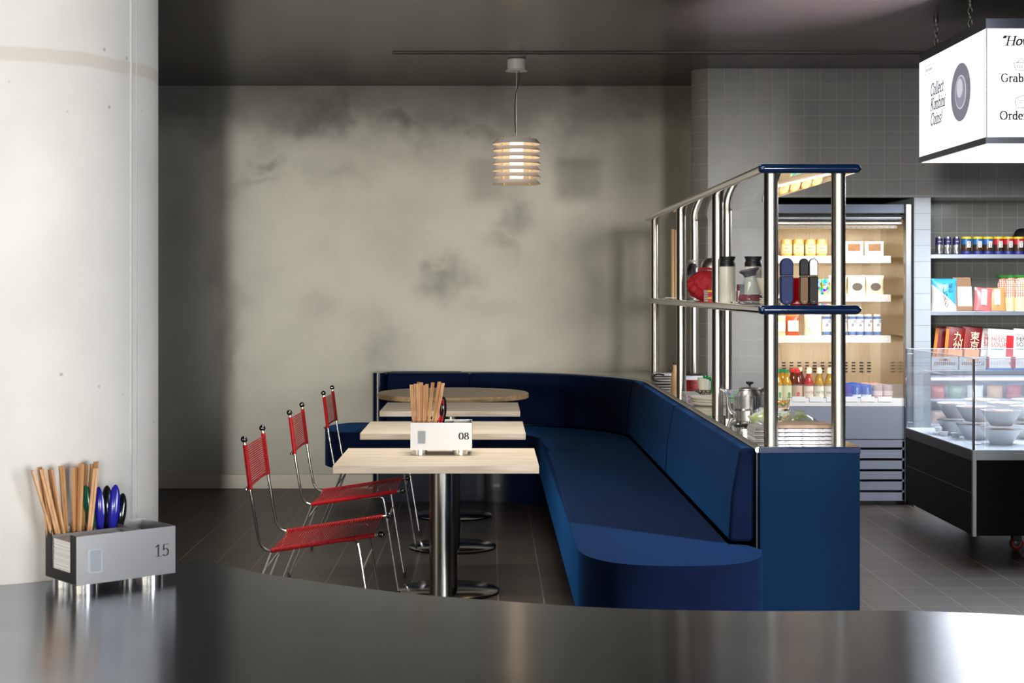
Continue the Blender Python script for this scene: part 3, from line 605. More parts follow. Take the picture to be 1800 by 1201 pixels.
# ================================================================== CADDIES
def make_caddy(num, label, loc, rz):
    t = thing('cutlery_caddy', label, 'caddy', loc, rz)
    L_, W_, H_, F_ = .23, .15, .102, .020; T_ = .002
    x0, x1, y0, y1 = -L_/2, L_/2, -W_/2, W_/2
    bm = nb()
    box(bm, x0, x1, y0, y0+T_, F_, F_+H_)                 # front with number
    box(bm, x0, x1, y1-T_, y1, F_, F_+H_)                 # back
    box(bm, x1-T_, x1, y0+T_, y1-T_, F_, F_+H_)
    box(bm, x0, x1, y0+T_, y1-T_, F_, F_+T_)
    box(bm, -.015, -.013, .044, y1-T_, F_+T_, F_+H_-.006)
    box(bm, .045, .047, y0+T_, y1-T_, F_+T_, F_+H_-.004)
    box(bm, x0+T_, .045, .0425, .044, F_+T_, F_+H_-.01)
    obj('box', bm, M_box, t)
    bm = nb()                                             # slotted end
    box(bm, x0, x0+T_, y0+T_, y0+.030, F_, F_+H_); box(bm, x0, x0+T_, y1-.030, y1-T_, F_, F_+H_); box(bm, x0, x0+T_, y0+.030, y1-.030, F_, F_+.022)
    obj('slotted_end', bm, M_box_shaded, t)
    for sx_, sy_ in ((-.082, -.043), (.070, -.043), (-.082, .043), (.070, .043)):
        bm = nb(); cyl(bm, sx_, sy_, 0, F_, .029, 32); obj('foot', bm, M_chrome, t)
    bm = nb()
    def rrect(w, h, r, n=5): return [(cx_+r*math.cos(math.radians(a0+90*k/n)), cz_+r*math.sin(math.radians(a0+90*k/n))) for cx_, cz_, a0 in ((w/2-r, h/2-r, 0), (-w/2+r, h/2-r, 90), (-w/2+r, -h/2+r, 180), (w/2-r, -h/2+r, 270)) for k in range(n+1)]
    rr = rrect(.030, .050, .005); xc_, zc_ = x0+.042, F_+.048
    A = [bm.verts.new((xc_+a, y0-.0022, zc_+b)) for a, b in rr]; B = [bm.verts.new((xc_+a, y0, zc_+b)) for a, b in rr]; bm.faces.new(A)
    for k in range(len(rr)): bm.faces.new((A[k], A[(k+1) % len(rr)], B[(k+1) % len(rr)], B[k]))
    p = obj('card_frame', bm, mat('card frame', lin(180, 186, 194), .3), t)
    bm = nb(); rr = rrect(.025, .045, .003); bm.faces.new([bm.verts.new((xc_+a, y0-.0025, zc_+b)) for a, b in rr]); obj('card', bm, mat('pale card', lin(150, 156, 164), .5), p)
    letter('number', num, .036, mat('number shade', lin(34, 38, 42), .6), t, (x1-.050, y0, F_+.040), nib=(.10, .028) if num == '15' else (.15, .025))
    return t
c15 = make_caddy('15', 'stainless steel caddy numbered 15 on the counter beside the concrete column', (-.8174, 3.316, ZCT), math.radians(40.8))
c08 = make_caddy('08', 'stainless steel caddy numbered 08 standing on the nearest table', (-.180, 5.825, .74), 0)
def w2(c, x, y, z=0):
    a = c.rotation_euler[2]; return (c.location[0]+x*math.cos(a)-y*math.sin(a), c.location[1]+x*math.sin(a)+y*math.cos(a), c.location[2]+z)
# napkins
for c, lb in ((c15, 'stack of white paper napkins in the counter caddy beside the column'), (c08, 'stack of white paper napkins in the caddy on the nearest table')):
    bm = nb()
    for k in range(26):
        z = .0225+k*.0032; j = random.uniform(-.0008, .0008)
        box(bm, -.111+j, .040+j, -.047+j, .041-abs(j), z, z+.0029)
    tag(obj('napkin_stack', bm, M_paper, None, w2(c, 0, 0), c.rotation_euler[2], smooth=0), lb, 'napkins')
def stick(c, x, y, tilt_x, tilt_y, rot, L_, label, group):
    bm = nb(); y = .049+(y-.040)*.72
    for s in (-1, 1):
        v = box(bm, s*.0034-.0030, s*.0034+.0030, -.0024, .0024, 0, L_)
        for q in v:
            if q.co.z < .01: q.co.x *= .75; q.co.y *= .7
    M = Matrix.Rotation(rot, 4, 'Z'); S = Matrix.Identity(4); S[0][2] = tilt_x; S[1][2] = tilt_y
    bmesh.ops.transform(bm, matrix=S @ M, verts=bm.verts[:])
    o = obj('chopsticks', bm, M_stick, None, w2(c, x, y, .0225), c.rotation_euler[2]); tag(o, label, 'chopsticks', group)
random.seed(11)
# (x, y, lean in x, lean in y) in caddy space
for i, (x, y, tx, ty) in enumerate([(-.085, .040, -.30, .02), (-.076, .040, -.24, .02), (-.067, .040, -.20, .01), (-.092, .054, -.16, .0), (-.080, .056, -.12, .02), (-.068, .055, -.05, .05), (-.055, .056, .02, .03), (-.046, .055, .05, .04), (-.034, .042, .10, -.02), (-.040, .060, .08, .05), (-.028, .056, .13, .05), (-.052, .042, .04, .0), (-.100, .060, -.12, .05), (-.031, .065, .12, .04)]):
    stick(c15, x, y, tx, ty, random.uniform(0, 3.1), .235-random.uniform(0, .012), 'pair of bamboo chopsticks in the counter caddy beside the column', 'chopsticks in the counter caddy')
for i, (x, y, tx, ty) in enumerate([(-.104, .040, -.06, 0), (-.096, .055, -.03, 0), (-.088, .040, -.02, .02), (-.080, .055, 0, 0), (-.072, .042, .02, .01), (-.066, .058, .03, 0), (-.060, .041, .10, 0), (-.050, .055, .16, 0), (-.042, .042, .19, 0), (-.034, .056, .10, 0), (-.030, .066, .13, .0), (-.085, .066, -.02, .0)]):
    stick(c08, x, y, tx, ty, random.uniform(-.5, .5), .246-random.uniform(0, .014), 'pair of bamboo chopsticks in the caddy on the nearest table', 'chopsticks in the table caddy')
def spoon(c, x, y, tx, ty, rot, m, L_, label):
    y = max(y, .052); bm = nb(); n = 26; prof = []
    for k in range(n+1):
        u = 1-math.cos(PI/2*k/n)*1.0 if False else math.sin(PI/2*k/n); z = u*L_
        w = .0045 if u < .3 else (.0045+.0095*(.5-.5*math.cos(PI*(u-.3)/.42)) if u < .72 else .014*math.sqrt(max(.0004, 1-((u-.72)/.28)**2)))
        prof.append((w, z))
    rings = []
    for w, z in prof:
        u = z/L_; dish = .007*math.sin(PI*max(0, (u-.45)/.55)); row = []
        for k in range(12):
            a = 2*PI*k/12; xx = w*math.cos(a); yy = .0022*math.sin(a)-dish*(1-(xx/w)**2)
            row.append(bm.verts.new((xx, yy, z)))
        rings.append(row)
    for a, b in zip(rings, rings[1:]):
        for k in range(12): bm.faces.new((a[k], a[(k+1) % 12], b[(k+1) % 12], b[k]))
    bm.faces.new(rings[0][::-1]); bm.faces.new(rings[-1])
    S = Matrix.Identity(4); S[0][2] = tx; S[1][2] = ty
    bmesh.ops.transform(bm, matrix=S @ Matrix.Rotation(rot, 4, 'Z'), verts=bm.verts[:])
    tag(obj('spoon', bm, m, None, w2(c, x, y, .0235), c.rotation_euler[2], smooth=60), label, 'spoon')
cob = mat('cobalt melamine', lin(28, 30, 140), .18); grn = mat('green melamine', lin(10, 84, 60), .2); red = mat('red melamine', lin(176, 10, 24), .15)
spoon(c15, -.004, .058, -.12, .04, -.9, grn, .185, 'green plastic spoon leaning by the chopsticks in caddy 15')
spoon(c15, .004, .046, -.02, .03, -1.1, cob, .180, 'left of two upright cobalt blue spoons in caddy 15')
spoon(c15, .020, .060, .03, .04, -.8, M_blackgl, .180, 'tall black spoon behind the blue spoons in caddy 15')
spoon(c15, .022, .044, .09, .0, -.75, cob, .182, 'right of two cobalt blue spoons, tilted outward in caddy 15')
spoon(c15, .036, .060, .16, .02, -.8, M_blackgl, .160, 'short black spoon at the right of the blue ones in caddy 15')
spoon(c08, -.010, .045, .03, 0, PI, red, .185, 'glossy red spoon standing in the caddy numbered 08')
spoon(c08, -.004, .060, .05, .0, .2, M_blackgl, .188, 'black spoon behind the red one in caddy 08')
spoon(c08, -.002, .066, -.10, .0, 0, mat('navy melamine', lin(20, 24, 80), .2), .15, 'navy spoon between chopsticks and red spoon in caddy 08')
for c, lb in ((c15, 'small white ceramic pepper scoop inside the counter caddy'), (c08, 'small white ceramic pepper scoop inside the nearest table caddy')):
    bm = nb(); lathe(bm, [(0, 0), (.016, 0), (.019, .06), (.017, .078), (.010, .085), (0, .087)], seg=20); tag(obj('condiment_pot', bm, M_white, None, w2(c, .072, .02, .0225), smooth=60), lb.replace('pepper scoop', 'condiment pot'), 'pot')

# ================================================================== HANGING SIGN
SXf, SY0, SY1, SXr = 2.226, 6.885, 7.95, 3.30
SZ0, SZ1 = 2.015, 2.575
t = thing('hanging_sign', 'white backlit box sign with black frame hung from chains at upper right', 'sign', (0, 0, 0))
M_sgrey = mat('sign grey metal', lin(96, 104, 114), .35, .6)
M_sblk = mat('sign dark metal', lin(44, 42, 42), .4, .3)
bm = nb(); box(bm, SXf+.003, SXr, SY0+.003, SY1, SZ0+.002, SZ1-.002); obj('box', bm, M_sblk, t)
bm = nb(); box(bm, SXf, SXr, SY0, SY1, SZ1-.045, SZ1); obj('top_band', bm, M_sgrey, t)
bm = nb(); box(bm, SXf, SXr, SY0, SY1, SZ0, SZ0+.028); obj('bottom_band', bm, M_sgrey, t)
M_scr = emit('sign screen', (.94, .95, 1, 1), .96); M_und = emit('sign underside light', (1, .98, .93, 1), .95)
bm = nb(); box(bm, SXf-.0005, SXf+.003, SY0+.006, SY1, SZ0+.028, SZ1-.045); s1 = obj('side_screen', bm, M_scr, t)
bm = nb(); box(bm, SXf+.006, SXr, SY0-.0005, SY0+.003, SZ0+.028, SZ1-.045); s2 = obj('front_screen', bm, M_scr, t)
bm = nb(); box(bm, SXf+.01, SXr-.01, SY0+.01, SY1-.01, SZ0-.003, SZ0+.001); obj('light_panel', bm, M_und, t)
M_ink = mat('ink', (.012, .012, .016, 1), .6); M_line = emit('grey rule', lin(160, 160, 168), .8)
k_ = SY0/FP
Fp = lambda px, py: (at(px, SY0), SY0-.0006, zt(py, SY0))
letter('sign_text', '“How', .058, M_ink, s2, Fp(1759, 79.5), nib=(.13, .058), shear=.25, sx=1.0)
letter('sign_text', 'Grab &', .052, M_ink, s2, Fp(1759, 144), nib=(.13, .058), sx=.92)
letter('sign_text', 'Order', .052, M_ink, s2, Fp(1757, 210), nib=(.13, .058), sx=.92)
bm = nb()
for y in (90, 157, 223):
    x0, _, z = Fp(1750, y); v = [bm.verts.new(p) for p in ((x0, SY0-.0015, z-.001), (SXr-.05, SY0-.0015, z-.001), (SXr-.05, SY0-.0015, z+.001), (x0, SY0-.0015, z+.001))]; bm.faces.new(v)
obj('rule_line', bm, M_line, s2, smooth=0)
bm = nb()
def seg2(pts, r=.0012):
    tube(bm, [(at(px, SY0), SY0-.001, zt(py, SY0)) for px, py in pts], r, 6)
seg2([(1782, 110), (1804, 110)]); seg2([(1782, 110), (1786, 124), (1800, 124)]); seg2([(1788, 110), (1795, 102), (1802, 110)])
for x in (1788, 1792, 1796): seg2([(x, 114), (x, 120)])
obj('basket_icon', bm, M_ink, s2)
bm = nb(); seg2([(1806, 169), (1794, 169), (1786, 173), (1784, 180), (1786, 186), (1784, 192), (1791, 189), (1806, 190)]); seg2([(1790, 177), (1804, 177)]); seg2([(1790, 181), (1797, 181)]); obj('speech_icon', bm, M_ink, s2)
# side face: runs from far (left in photo) to near; u = -Y
def Sp(px, py):
    D = SXf*FP/(px-860); return (SXf-.0006, D, zt(py, D))
U_ = (0, -1, 0)
for s_, px, py in (('Collect', 1636, 169), ('Konbini', 1636, 195), ('Coins!', 1636, 221)):
    letter('sign_text', s_, .082, M_ink, s1, Sp(px, py), u=U_, nib=(.11, .05), shear=.3, sx=.88)
cp = Sp(1689, 162)
M_c1 = emit('coin print grey', lin(122, 122, 136), .85); M_c2 = emit('coin print pale', lin(200, 202, 214), .9); M_c3 = emit('coin print mid', lin(146, 146, 160), .85)
disc('coin_picture', cp, .150, .137, M_c1, s1, u=U_, lift=.0006); disc('coin_picture', cp, .085, .080, M_c2, s1, u=U_, lift=.0012); disc('coin_picture', cp, .077, .074, M_c3, s1, u=U_, lift=.0018)
disc('coin_picture', (cp[0], cp[1]+.01, cp[2]+.02), .045, .045, M_c2, s1, u=U_, lift=.0024)
disc('badge', Sp(1623, 127), .022, .022, M_line, s1, u=U_, lift=.0006, r0=.92)
bm = nb(); y0_, y1_ = Sp(1627, 125)[1], Sp(1643, 118)[1]; zc_ = zt(121.5, (y0_+y1_)/2)
tube(bm, [(SXf-.001, y0_-.0, zc_-.022), (SXf-.001, y1_, zc_-.022), (SXf-.001, y1_, zc_+.022), (SXf-.001, y0_, zc_+.022), (SXf-.001, y0_, zc_-.022)], .001, 6); obj('badge_outline', bm, M_line, s1)
text_mesh('badge_text', 'EAT & EARN', .020, M_ink, s1, (SXf-.0006, y0_-.012, zc_-.007), u=U_)
def chain(x, y):
    bm = nb(); z = SZ1; n = 0
    while z < ZC-.012:
        h = .024; pts = []
        for k in range(17):
            a = 2*PI*k/16; dx = .010*math.cos(a); dz_ = h*.75*math.sin(a)
            pts.append((x+(dx if n % 2 else 0), y+(0 if n % 2 else dx), z+.018+dz_))
        tube(bm, pts, .0036, 6, caps=False); z += .029; n += 1
    cyl(bm, x, y, ZC-.02, ZC-.001, .012, 12)
    obj('chain', bm, mat('galvanised chain', (.2, .2, .19, 1), .35, 1), t)
chain(2.28, 7.84); chain(2.28, 7.285); chain(3.24, 7.84); chain(3.24, 7.285)

# ================================================================== REFRIGERATED CABINET
t = thing('open_fridge', 'tall open drinks fridge lit warm inside, set in the tiled wall', 'fridge', (0, 0, 0))
M_fr = mat('fridge steel', lin(138, 142, 146), .3, .8); M_in = mat('fridge inner cream', lin(226, 214, 190), .4); M_gpan = mat('fridge grey panel', lin(128, 132, 146), .5, 0)
FX0, FX1, FY = 1.735, 2.645, 9.65
bm = nb(); box(bm, FX0, FX0+.036, FY, 10.40, .08, 1.892); obj('left_frame', bm, M_in, t)
bm = nb(); box(bm, FX1-.036, FX1, FY-.03, FY+.03, .08, 1.892); obj('right_frame', bm, M_fr, t, bevel=.003)
bm = nb(); box(bm, FX1-.02, FX1-.012, FY+.03, 10.38, .62, 1.85); obj('side_mirror', bm, mat('fridge side mirror', (.62, .58, .5, 1), .12, 1), t)
bm = nb(); box(bm, FX0+.036, FX1-.036, FY, FY+.18, 1.835, 1.892); obj('header', bm, mat('header steel', lin(84, 92, 108), .4, .3), t, bevel=.002)
bm = nb(); tube(bm, [(FX0+.04, FY+.04, 1.806), (FX1-.05, FY+.04, 1.806)], .022, 16); obj('night_blind', bm, M_fr, t)
bm = nb(); box(bm, FX0+.036, FX1-.05, FY+.02, FY+.05, 1.768, 1.779); obj('blind_rail', bm, M_fr, t)
bm = nb(); box(bm, FX0+.036, FX1-.02, FY+.18, 10.38, 1.80, 1.83); obj('inner_roof', bm, M_in, t)
bm = nb(); box(bm, FX0+.036, FX1-.02, 10.30, 10.36, .62, 1.80)
x = FX0+.05
while x < FX1-.06: box(bm, x, x+.004, 10.296, 10.30, .62, 1.80); x += .012
obj('back_panel', bm, M_in, t)
bm = nb(); x = FX0+.07
while x < FX1-.06:
    for k in range(4): box(bm, x, x+.024, 10.290, 10.296, .80+k*.020, .808+k*.020)
    x += .052; obj('vent', bm, M_black, t); bm = nb()
bm.free()
bm = nb(); x = FX0+.06
while x < FX1-.06: ball(bm, (x, FY+.05, 1.748), .004, 8, 6); x += .035
box(bm, FX0+.036, FX1-.07, FY+.054, FY+.18, 1.742, 1.760); obj('air_grille', bm, mat('air grille', lin(178, 170, 150), .4), t)
SH = (1.567, 1.319, 1.056)
YSF = 9.85
for z in SH:
    bm = nb(); box(bm, FX0+.04, 2.56, YSF+.012, 10.29, z-.014, z-.001); s_ = obj('shelf', bm, M_in, t)
    bm = nb(); box(bm, FX0+.04, 2.575, YSF, YSF+.010, z-.042, z+.004)
    x = FX0+.045
    while x < 2.56: box(bm, x, x+.0035, YSF-.003, YSF, z-.034, z-.002); x += .0085
    obj('price_rail', bm, M_white, s_, smooth=0)
bm = nb(); box(bm, FX0+.036, FX1-.02, FY+.012, 10.29, .642, .655); obj('bottom_deck', bm, M_in, t)
bm = nb(); box(bm, FX0+.036, FX1-.036, FY, FY+.012, .622, .672); obj('price_rail', bm, M_white, t)
bm = nb(); x = FX0+.06
while x < FX1-.12: box(bm, x, x+.085, FY-.003, FY-.0005, .650, .682); x += .108; obj('price_card', bm, M_paper, t); bm = nb()
bm.free()
bm = nb(); box(bm, FX0+.036, FX1-.02, FY+.014, FY+.018, .655, .76); obj('bottle_guard', bm, M_pane, t)
bm = nb(); box(bm, FX0+.036, FX1-.036, FY, 10.38, .415, .62); obj('front_panel', bm, M_gpan, t, bevel=.002)
bm = nb()
zz = [.41]+[zt(y, FY)+.009 for y in (789, 808, 827, 845, 864)]+[.03]
zsl = [zt(y, FY) for y in (789, 808, 827, 845, 864)]
prev = .41
for z in zsl:
    box(bm, FX0+.036, FX1-.012, FY, FY+.01, z+.008, prev); prev = z-.008
box(bm, FX0+.036, FX1-.012, FY, FY+.01, .028, prev); box(bm, FX1-.05, FX1-.012, FY, FY+.009, .03, .40)
obj('louvre_panel', bm, M_gpan, t, smooth=0)
bm = nb(); box(bm, FX0+.04, FX1-.02, FY+.03, 10.38, .0, .41); obj('machine_housing', bm, M_black, t)
def strip(name, loc, d, sx, sy, p, col): return area(name, loc, d, sx, sy, p, col)
strip('fridge_light', (2.18, FY+.14, 1.74), (0, .55, -1), .78, .05, 2.8, (1, .80, .56))
for z, p in ((1.567, 1.15), (1.319, 1.2), (1.056, 1.8)): strip('fridge_light', (2.16, YSF+.03, z-.045), (0, .35, -1), .76, .02, p, (1, .80, .60))
strip('fridge_light', (2.16, FY+.06, 1.73), (0, .15, -1),   .74, .03, 2.2, (1, .84, .66))

# ---- goods makers (one made, the rest copied with their parts)
def make_can(name, label, cat, r, h, m, bands, group, top=None):
    t = thing(name, label, cat, (0, 0, -5), 0, group)
    bm = nb(); lathe(bm, [(0, 0), (r*.78, 0), (r*.95, h*.05), (r, h*.09), (r, h*.90), (r*.86, h*.985), (r*.86, h), (r*.80, h), (r*.78, h*.975), (0, h*.975)], seg=28); obj('body', bm, m, t)
    for z0, z1, mm in bands:
        bm = nb(); lathe(bm, [(r*1.012, h*z0), (r*1.012, h*z1)], seg=28); obj('label_band', bm, mm, t)
    if top:
        bm = nb(); cyl(bm, 0, 0, h*.9, h*1.01, r*1.03, 28); obj('lid', bm, top, t)
    return t
def spread(proto, places, labels=None):
    """first place takes the prototype itself, the rest are copies"""
    for i, p in enumerate(places):
        lb = labels[i] if labels else None
        if i == 0:
            proto.location = p
            if lb: proto['label'] = lb
        else: dup(proto, p, None, lb)
def make_pouch(w, h, d, m, seal=.1, n=10, lean=0):
    bm = nb(); F = []; B = []
    for j in range(n+1):
        v = j/n; fr = []; br = []
        for i in range(n+1):
            u = i/n*2-1; th = d/2*max(0, (1-abs(u)**2.4))**.7*(max(0, math.sin(PI*min(1, (v+.25)/1.25*1.0)))**.6 if v < 1 else 0)*(1 if v > 0.001 else .9)
            ww = w*(1-.06*math.sin(PI*v)); x = u*ww/2; z = v*h
            fr.append(bm.verts.new((x, -th, z))); br.append(bm.verts.new((x, th+1e-4, z)))
        F.append(fr); B.append(br)
    for R_, flip in ((F, 0), (B, 1)):
        for a, b in zip(R_, R_[1:]):
            for i in range(n):
                f = (a[i], a[i+1], b[i+1], b[i]); bm.faces.new(f[::-1] if flip else f)
    for j in range(n):
        bm.faces.new((F[j][0], F[j+1][0], B[j+1][0], B[j][0])); bm.faces.new((F[j][n], B[j][n], B[j+1][n], F[j+1][n]))
    for i in range(n): bm.faces.new((F[0][i], B[0][i], B[0][i+1], F[0][i+1])); bm.faces.new((F[n][i], F[n][i+1], B[n][i+1], B[n][i]))
    if lean: bmesh.ops.transform(bm, matrix=Matrix.Rotation(lean, 4, 'X'), verts=bm.verts[:])
    return bm
def panel(name, parent, m, x0, x1, z0, z1, y, lean=0):
    bm = nb(); box(bm, x0, x1, y-.0012, y, z0, z1)
    if lean: bmesh.ops.transform(bm, matrix=Matrix.Rotation(lean, 4, 'X'), verts=bm.verts[:])
    return obj(name, bm, m, parent, smooth=0)

M_can = mat('gold can', lin(206, 166, 96), .35, .4); M_canlab = cm(206, 190, 158); M_cantext = cm(60, 54, 48)
# shelf 1: gold cans, window boxes
p = make_can('drink_can', 'gold drink can on the top fridge shelf, front row', 'can', .0345, .112, M_can, [(.18, .72, M_canlab)], 'gold cans on the top fridge shelf')
for zz_ in (.70, .50, .30):
    text_mesh('can_text', 'ASAHI' if zz_ > .6 else 'BEER', .016, M_cantext, p, (-.022, -.0365, .112*zz_-.008))
SL = 9.93
spread(p, [(at(px, SL), SL, SH[0]) for px in (1383, 1403.5, 1424.5, 1444)])
for px in (1385, 1405, 1426, 1446): dup(p, (at(px, SL)+.004, SL+.08, SH[0]), None, 'gold drink can on the top fridge shelf, second row', 'gold cans in the second row of the top fridge shelf')
def window_box(x, y, z, label):
    t = thing('snack_box', label, 'box', (x, y, z), 0, 'white snack boxes with windows on the top fridge shelf')
    bm = nb(); box(bm, -.058, .058, 0, .09, 0, .098); obj('carton', bm, M_paper, t, bevel=.002)
    bm = nb(); box(bm, -.040, .040, -.001, 0, .022, .082); w = obj('window', bm, mat('box window brown', lin(120, 82, 44), .2, noise=((60, 60, 60), .6)), t)
    bm = nb(); box(bm, -.036, .036, -.002, -.001, .024, .036); obj('label_strip', bm, M_paper, t)
window_box(at(1500, 9.9), 9.88, SH[0], 'white snack box with a brown window, left one on the top fridge shelf')
window_box(at(1536, 9.9), 9.88, SH[0], 'white snack box with a brown window, right one on the top fridge shelf')
# shelf 2
p = make_can('drink_can', 'multicoloured patterned can on the second fridge shelf', 'can', .027, .104, mat('rainbow can', lin(200, 120, 90), .3), [], 'patterned cans on the second fridge shelf')
rb = MC['rainbow can'].node_tree; vn = rb.nodes.new('ShaderNodeTexVoronoi'); vn.inputs['Scale'].default_value = 55; tc_ = rb.nodes.new('ShaderNodeTexCoord'); rb.links.new(tc_.outputs['Object'], vn.inputs['Vector']); hs = rb.nodes.new('ShaderNodeHueSaturation'); hs.inputs['Saturation'].default_value = 1.3; rb.links.new(vn.outputs['Color'], hs.inputs['Color']); rb.links.new(hs.outputs[0], rb.nodes['Principled BSDF'].inputs['Base Color'])
spread(p, [(at(px, 9.92), 9.92, SH[1]) for px in (1436, 1451)])
for px in (1391, 1406, 1421): dup(p, (at(px, 9.92), 9.92, SH[1]), None, 'patterned can half hidden behind the capsule flasks on the rack', 'patterned cans behind the capsule flasks')
M_bagw = cm(238, 224, 200); M_brown = cm(96, 66, 40)
def food_bag(x, y, z, w, h, m, spot, label, group=None, name='food_bag'):
    t = thing(name, label, 'bag', (x, y, z), 0, group)
    obj('pouch', make_pouch(w, h, .045, m), m, t, smooth=60)
    if spot: disc('filling_window', (0, -.024, h*.42), w*.28, h*.2, spot, t, lift=.0)
    return t
M_nori = cm(92, 82, 74); M_clearbag = cm(236, 222, 198, .25)
for i, (px, lb) in enumerate(((1472, 'white rice snack bag, leftmost on the second fridge shelf'), (1505, 'white rice snack bag between two others on the second fridge shelf'), (1537, 'white rice snack bag, rightmost on the second fridge shelf'))):
    food_bag(at(px, 9.93), 9.92, SH[1], .118, .128, M_clearbag, M_nori, lb, 'white rice snack bags on the second fridge shelf')
# shelf 3
t3 = food_bag(at(1393, 9.9), 9.9, SH[2], .09, .138, cm(188, 84, 40, .3), None, 'orange food bag with a white label on the third fridge shelf'); panel('label', t3, M_paper, -.034, .034, .03, .10, -.026)
t3 = food_bag(at(1372, 9.9), 9.9, SH[2], .07, .13, cm(232, 206, 160), None, 'cream packet left of the orange bag on the third fridge shelf'); panel('label', t3, M_paper, -.026, .026, .03, .09, -.026)
food_bag(at(1429, 9.9), 9.9, SH[2], .115, .142, M_bagw, cm(250, 246, 238), 'white bag with round dumplings in its window, third fridge shelf')
p = make_can('cup_drink', 'clear cup drink with white and blue label, third fridge shelf', 'drink', .026, .14, mat('cup clear', lin(212, 206, 190), .1), [(.2, .78, M_paper), (.78, .9, cm(90, 120, 170)), (.05, .2, cm(90, 120, 170))], 'clear cup drinks on the third fridge shelf')
for k in (-1, 1): text_mesh('cup_text', '酒', .02, cm(60, 84, 140), p, (-.01 if k < 0 else .002, -.0275, .075+.012*k))
spread(p, [(at(px, 9.9), 9.9, SH[2]) for px in (1452, 1466, 1481, 1497, 1510.5, 1525.5, 1541.5)])
# deck bottles
def make_bottle(label, group, body, cap, r=.031, h=.185, lab=None, txt=None, tcol=None):
    t = thing('drink_bottle', label, 'bottle', (0, 0, -5), 0, group)
    bm = nb(); lathe(bm, [(0, 0), (r*.93, 0), (r, .006), (r, h*.50), (r*.93, h*.58), (r*.55, h*.72), (r*.42, h*.80), (r*.40, h*.92), (0, h*.92)], seg=24); obj('glass', bm, body, t, smooth=60)
    bm = nb(); cyl(bm, 0, 0, h*.89, h, r*.5, 20); obj('cap', bm, cap, t)
    if lab:
        bm = nb(); lathe(bm, [(r*1.015, h*.08), (r*1.015, h*.47)], seg=24); lb = obj('label', bm, lab, t)
        if txt: text_mesh('label_text', txt, .021, tcol, lb, (-.026, -r*1.04, h*.22))
    return t
MB = lambda r, g, b: mat('juice %d %d %d' % (r, g, b), lin(r, g, b), .08)
ZD = .6555
p = make_bottle('green capped amber bottle, front row in the bottom of the fridge', 'green capped bottles', MB(176, 132, 30), cm(30, 128, 82), .035, .190, cm(222, 222, 178)); disc('leaf', (.012, -.0365, .035), .009, .014, cm(90, 160, 50), p, lift=0)
spread(p, [(at(1366, 9.78), 9.78, ZD), (at(1382, 9.78), 9.78, ZD)])
dup(p, (at(1374, 9.87), 9.865, ZD), None, 'green capped amber bottle, second row in the bottom of the fridge')
p = make_bottle('red capped dark juice bottle in front', 'red capped bottles', MB(96, 34, 20), cm(196, 44, 40), .035, .190, cm(214, 178, 146)); disc('fruit_print', (.0, -.0365, .035), .010, .016, cm(200, 60, 60), p, lift=0)
spread(p, [(at(1401.5, 9.78), 9.78, ZD), (at(1393, 9.86), 9.86, ZD), (at(1400, 9.94), 9.94, ZD)], ['red capped dark juice bottle, first of its file in the bottom of the fridge', 'red capped dark juice bottle, second of its file in the fridge', 'red capped dark juice bottle, third of its file in the fridge'])
W1 = cm(244, 232, 208)
p = make_bottle('', 'tall mate bottles', MB(172, 52, 54), cm(248, 240, 222), .0305, .186, W1, 'MATE', cm(200, 70, 80))
spread(p, [(at(1421, 9.76), 9.76, ZD)], ['red mate drink bottle with red lettering, front row beside the gold ones'])
p = make_bottle('gold mate drink bottle with green lettering, front row', 'gold mate bottles in the front row', MB(170, 132, 52), cm(248, 240, 222), .0305, .186, W1, 'MATE', cm(60, 140, 80))
spread(p, [(at(px, 9.76), 9.76, ZD) for px in (1439.5, 1457.5, 1475)])
q = make_bottle('pale capped amber bottle in the rows behind', 'amber bottles in the back rows', MB(158, 124, 60), cm(240, 226, 196), .029, .186)
spread(q, [(at(1421+dx, 9.84+.07*r_), 9.84+.075*r_, ZD) for r_ in range(5) for dx in (2, 20, 38)])
q = make_bottle('plum coloured bottle with a pale cap, behind the red mate bottle', 'plum bottles behind', MB(92, 34, 44), cm(236, 222, 196), .029, .186)
spread(q, [(at(1409+dx, 9.86+.075*r_)-.004, 10.015+.075*r_, ZD) for r_, dx in ((0, 6), (1, 7), (2, 8))])
p = make_can('drink_can', 'purple drink can beside the blue ones in the bottom of the fridge', 'can', .031, .094, cm(86, 66, 176, .25, .3), [], None)
spread(p, [(at(1489, 9.76), 9.76, ZD)]); 
p = make_can('drink_can', 'blue drink can', 'can', .031, .094, cm(24, 96, 196, .25, .3), [(.2, .35, cm(230, 240, 250))], 'blue cans in the bottom of the fridge')
text_mesh('can_text', 'POCARI', .018, M_white, p, (.007, -.0325, .015), u=(0, 0, 1), v=(-1, 0, 0), lift=0)
bl = 'blue drink can with white vertical lettering, %s of its file in the fridge'
lo, pl = [], []
for c_, px in enumerate((1504.5, 1523)):
    for r_ in range(4): lo.append((at(px, 9.76)-.012*r_, 9.76+.075*r_, ZD)); pl.append('blue drink can with white vertical lettering, %s file, %s in the fridge' % (('left', 'right')[c_], ('front', 'second', 'third', 'fourth')[r_]))
spread(p, lo, pl)
p = make_can('drink_can', 'pale pink can', 'can', .031, .094, cm(206, 176, 170, .25, .3), [(.3, .6, cm(226, 206, 196))], 'pale pink cans in the bottom of the fridge')
lo, pl = [], []
for c_, px in enumerate((1542, 1560.5)):
    for r_ in range(4): lo.append((at(px, 9.76)-.010*r_, 9.76+.075*r_, ZD)); pl.append('pale pink drink can, %s file, %s in the fridge' % (('left', 'right')[c_], ('front', 'second', 'third', 'fourth')[r_]))
spread(p, lo, pl)

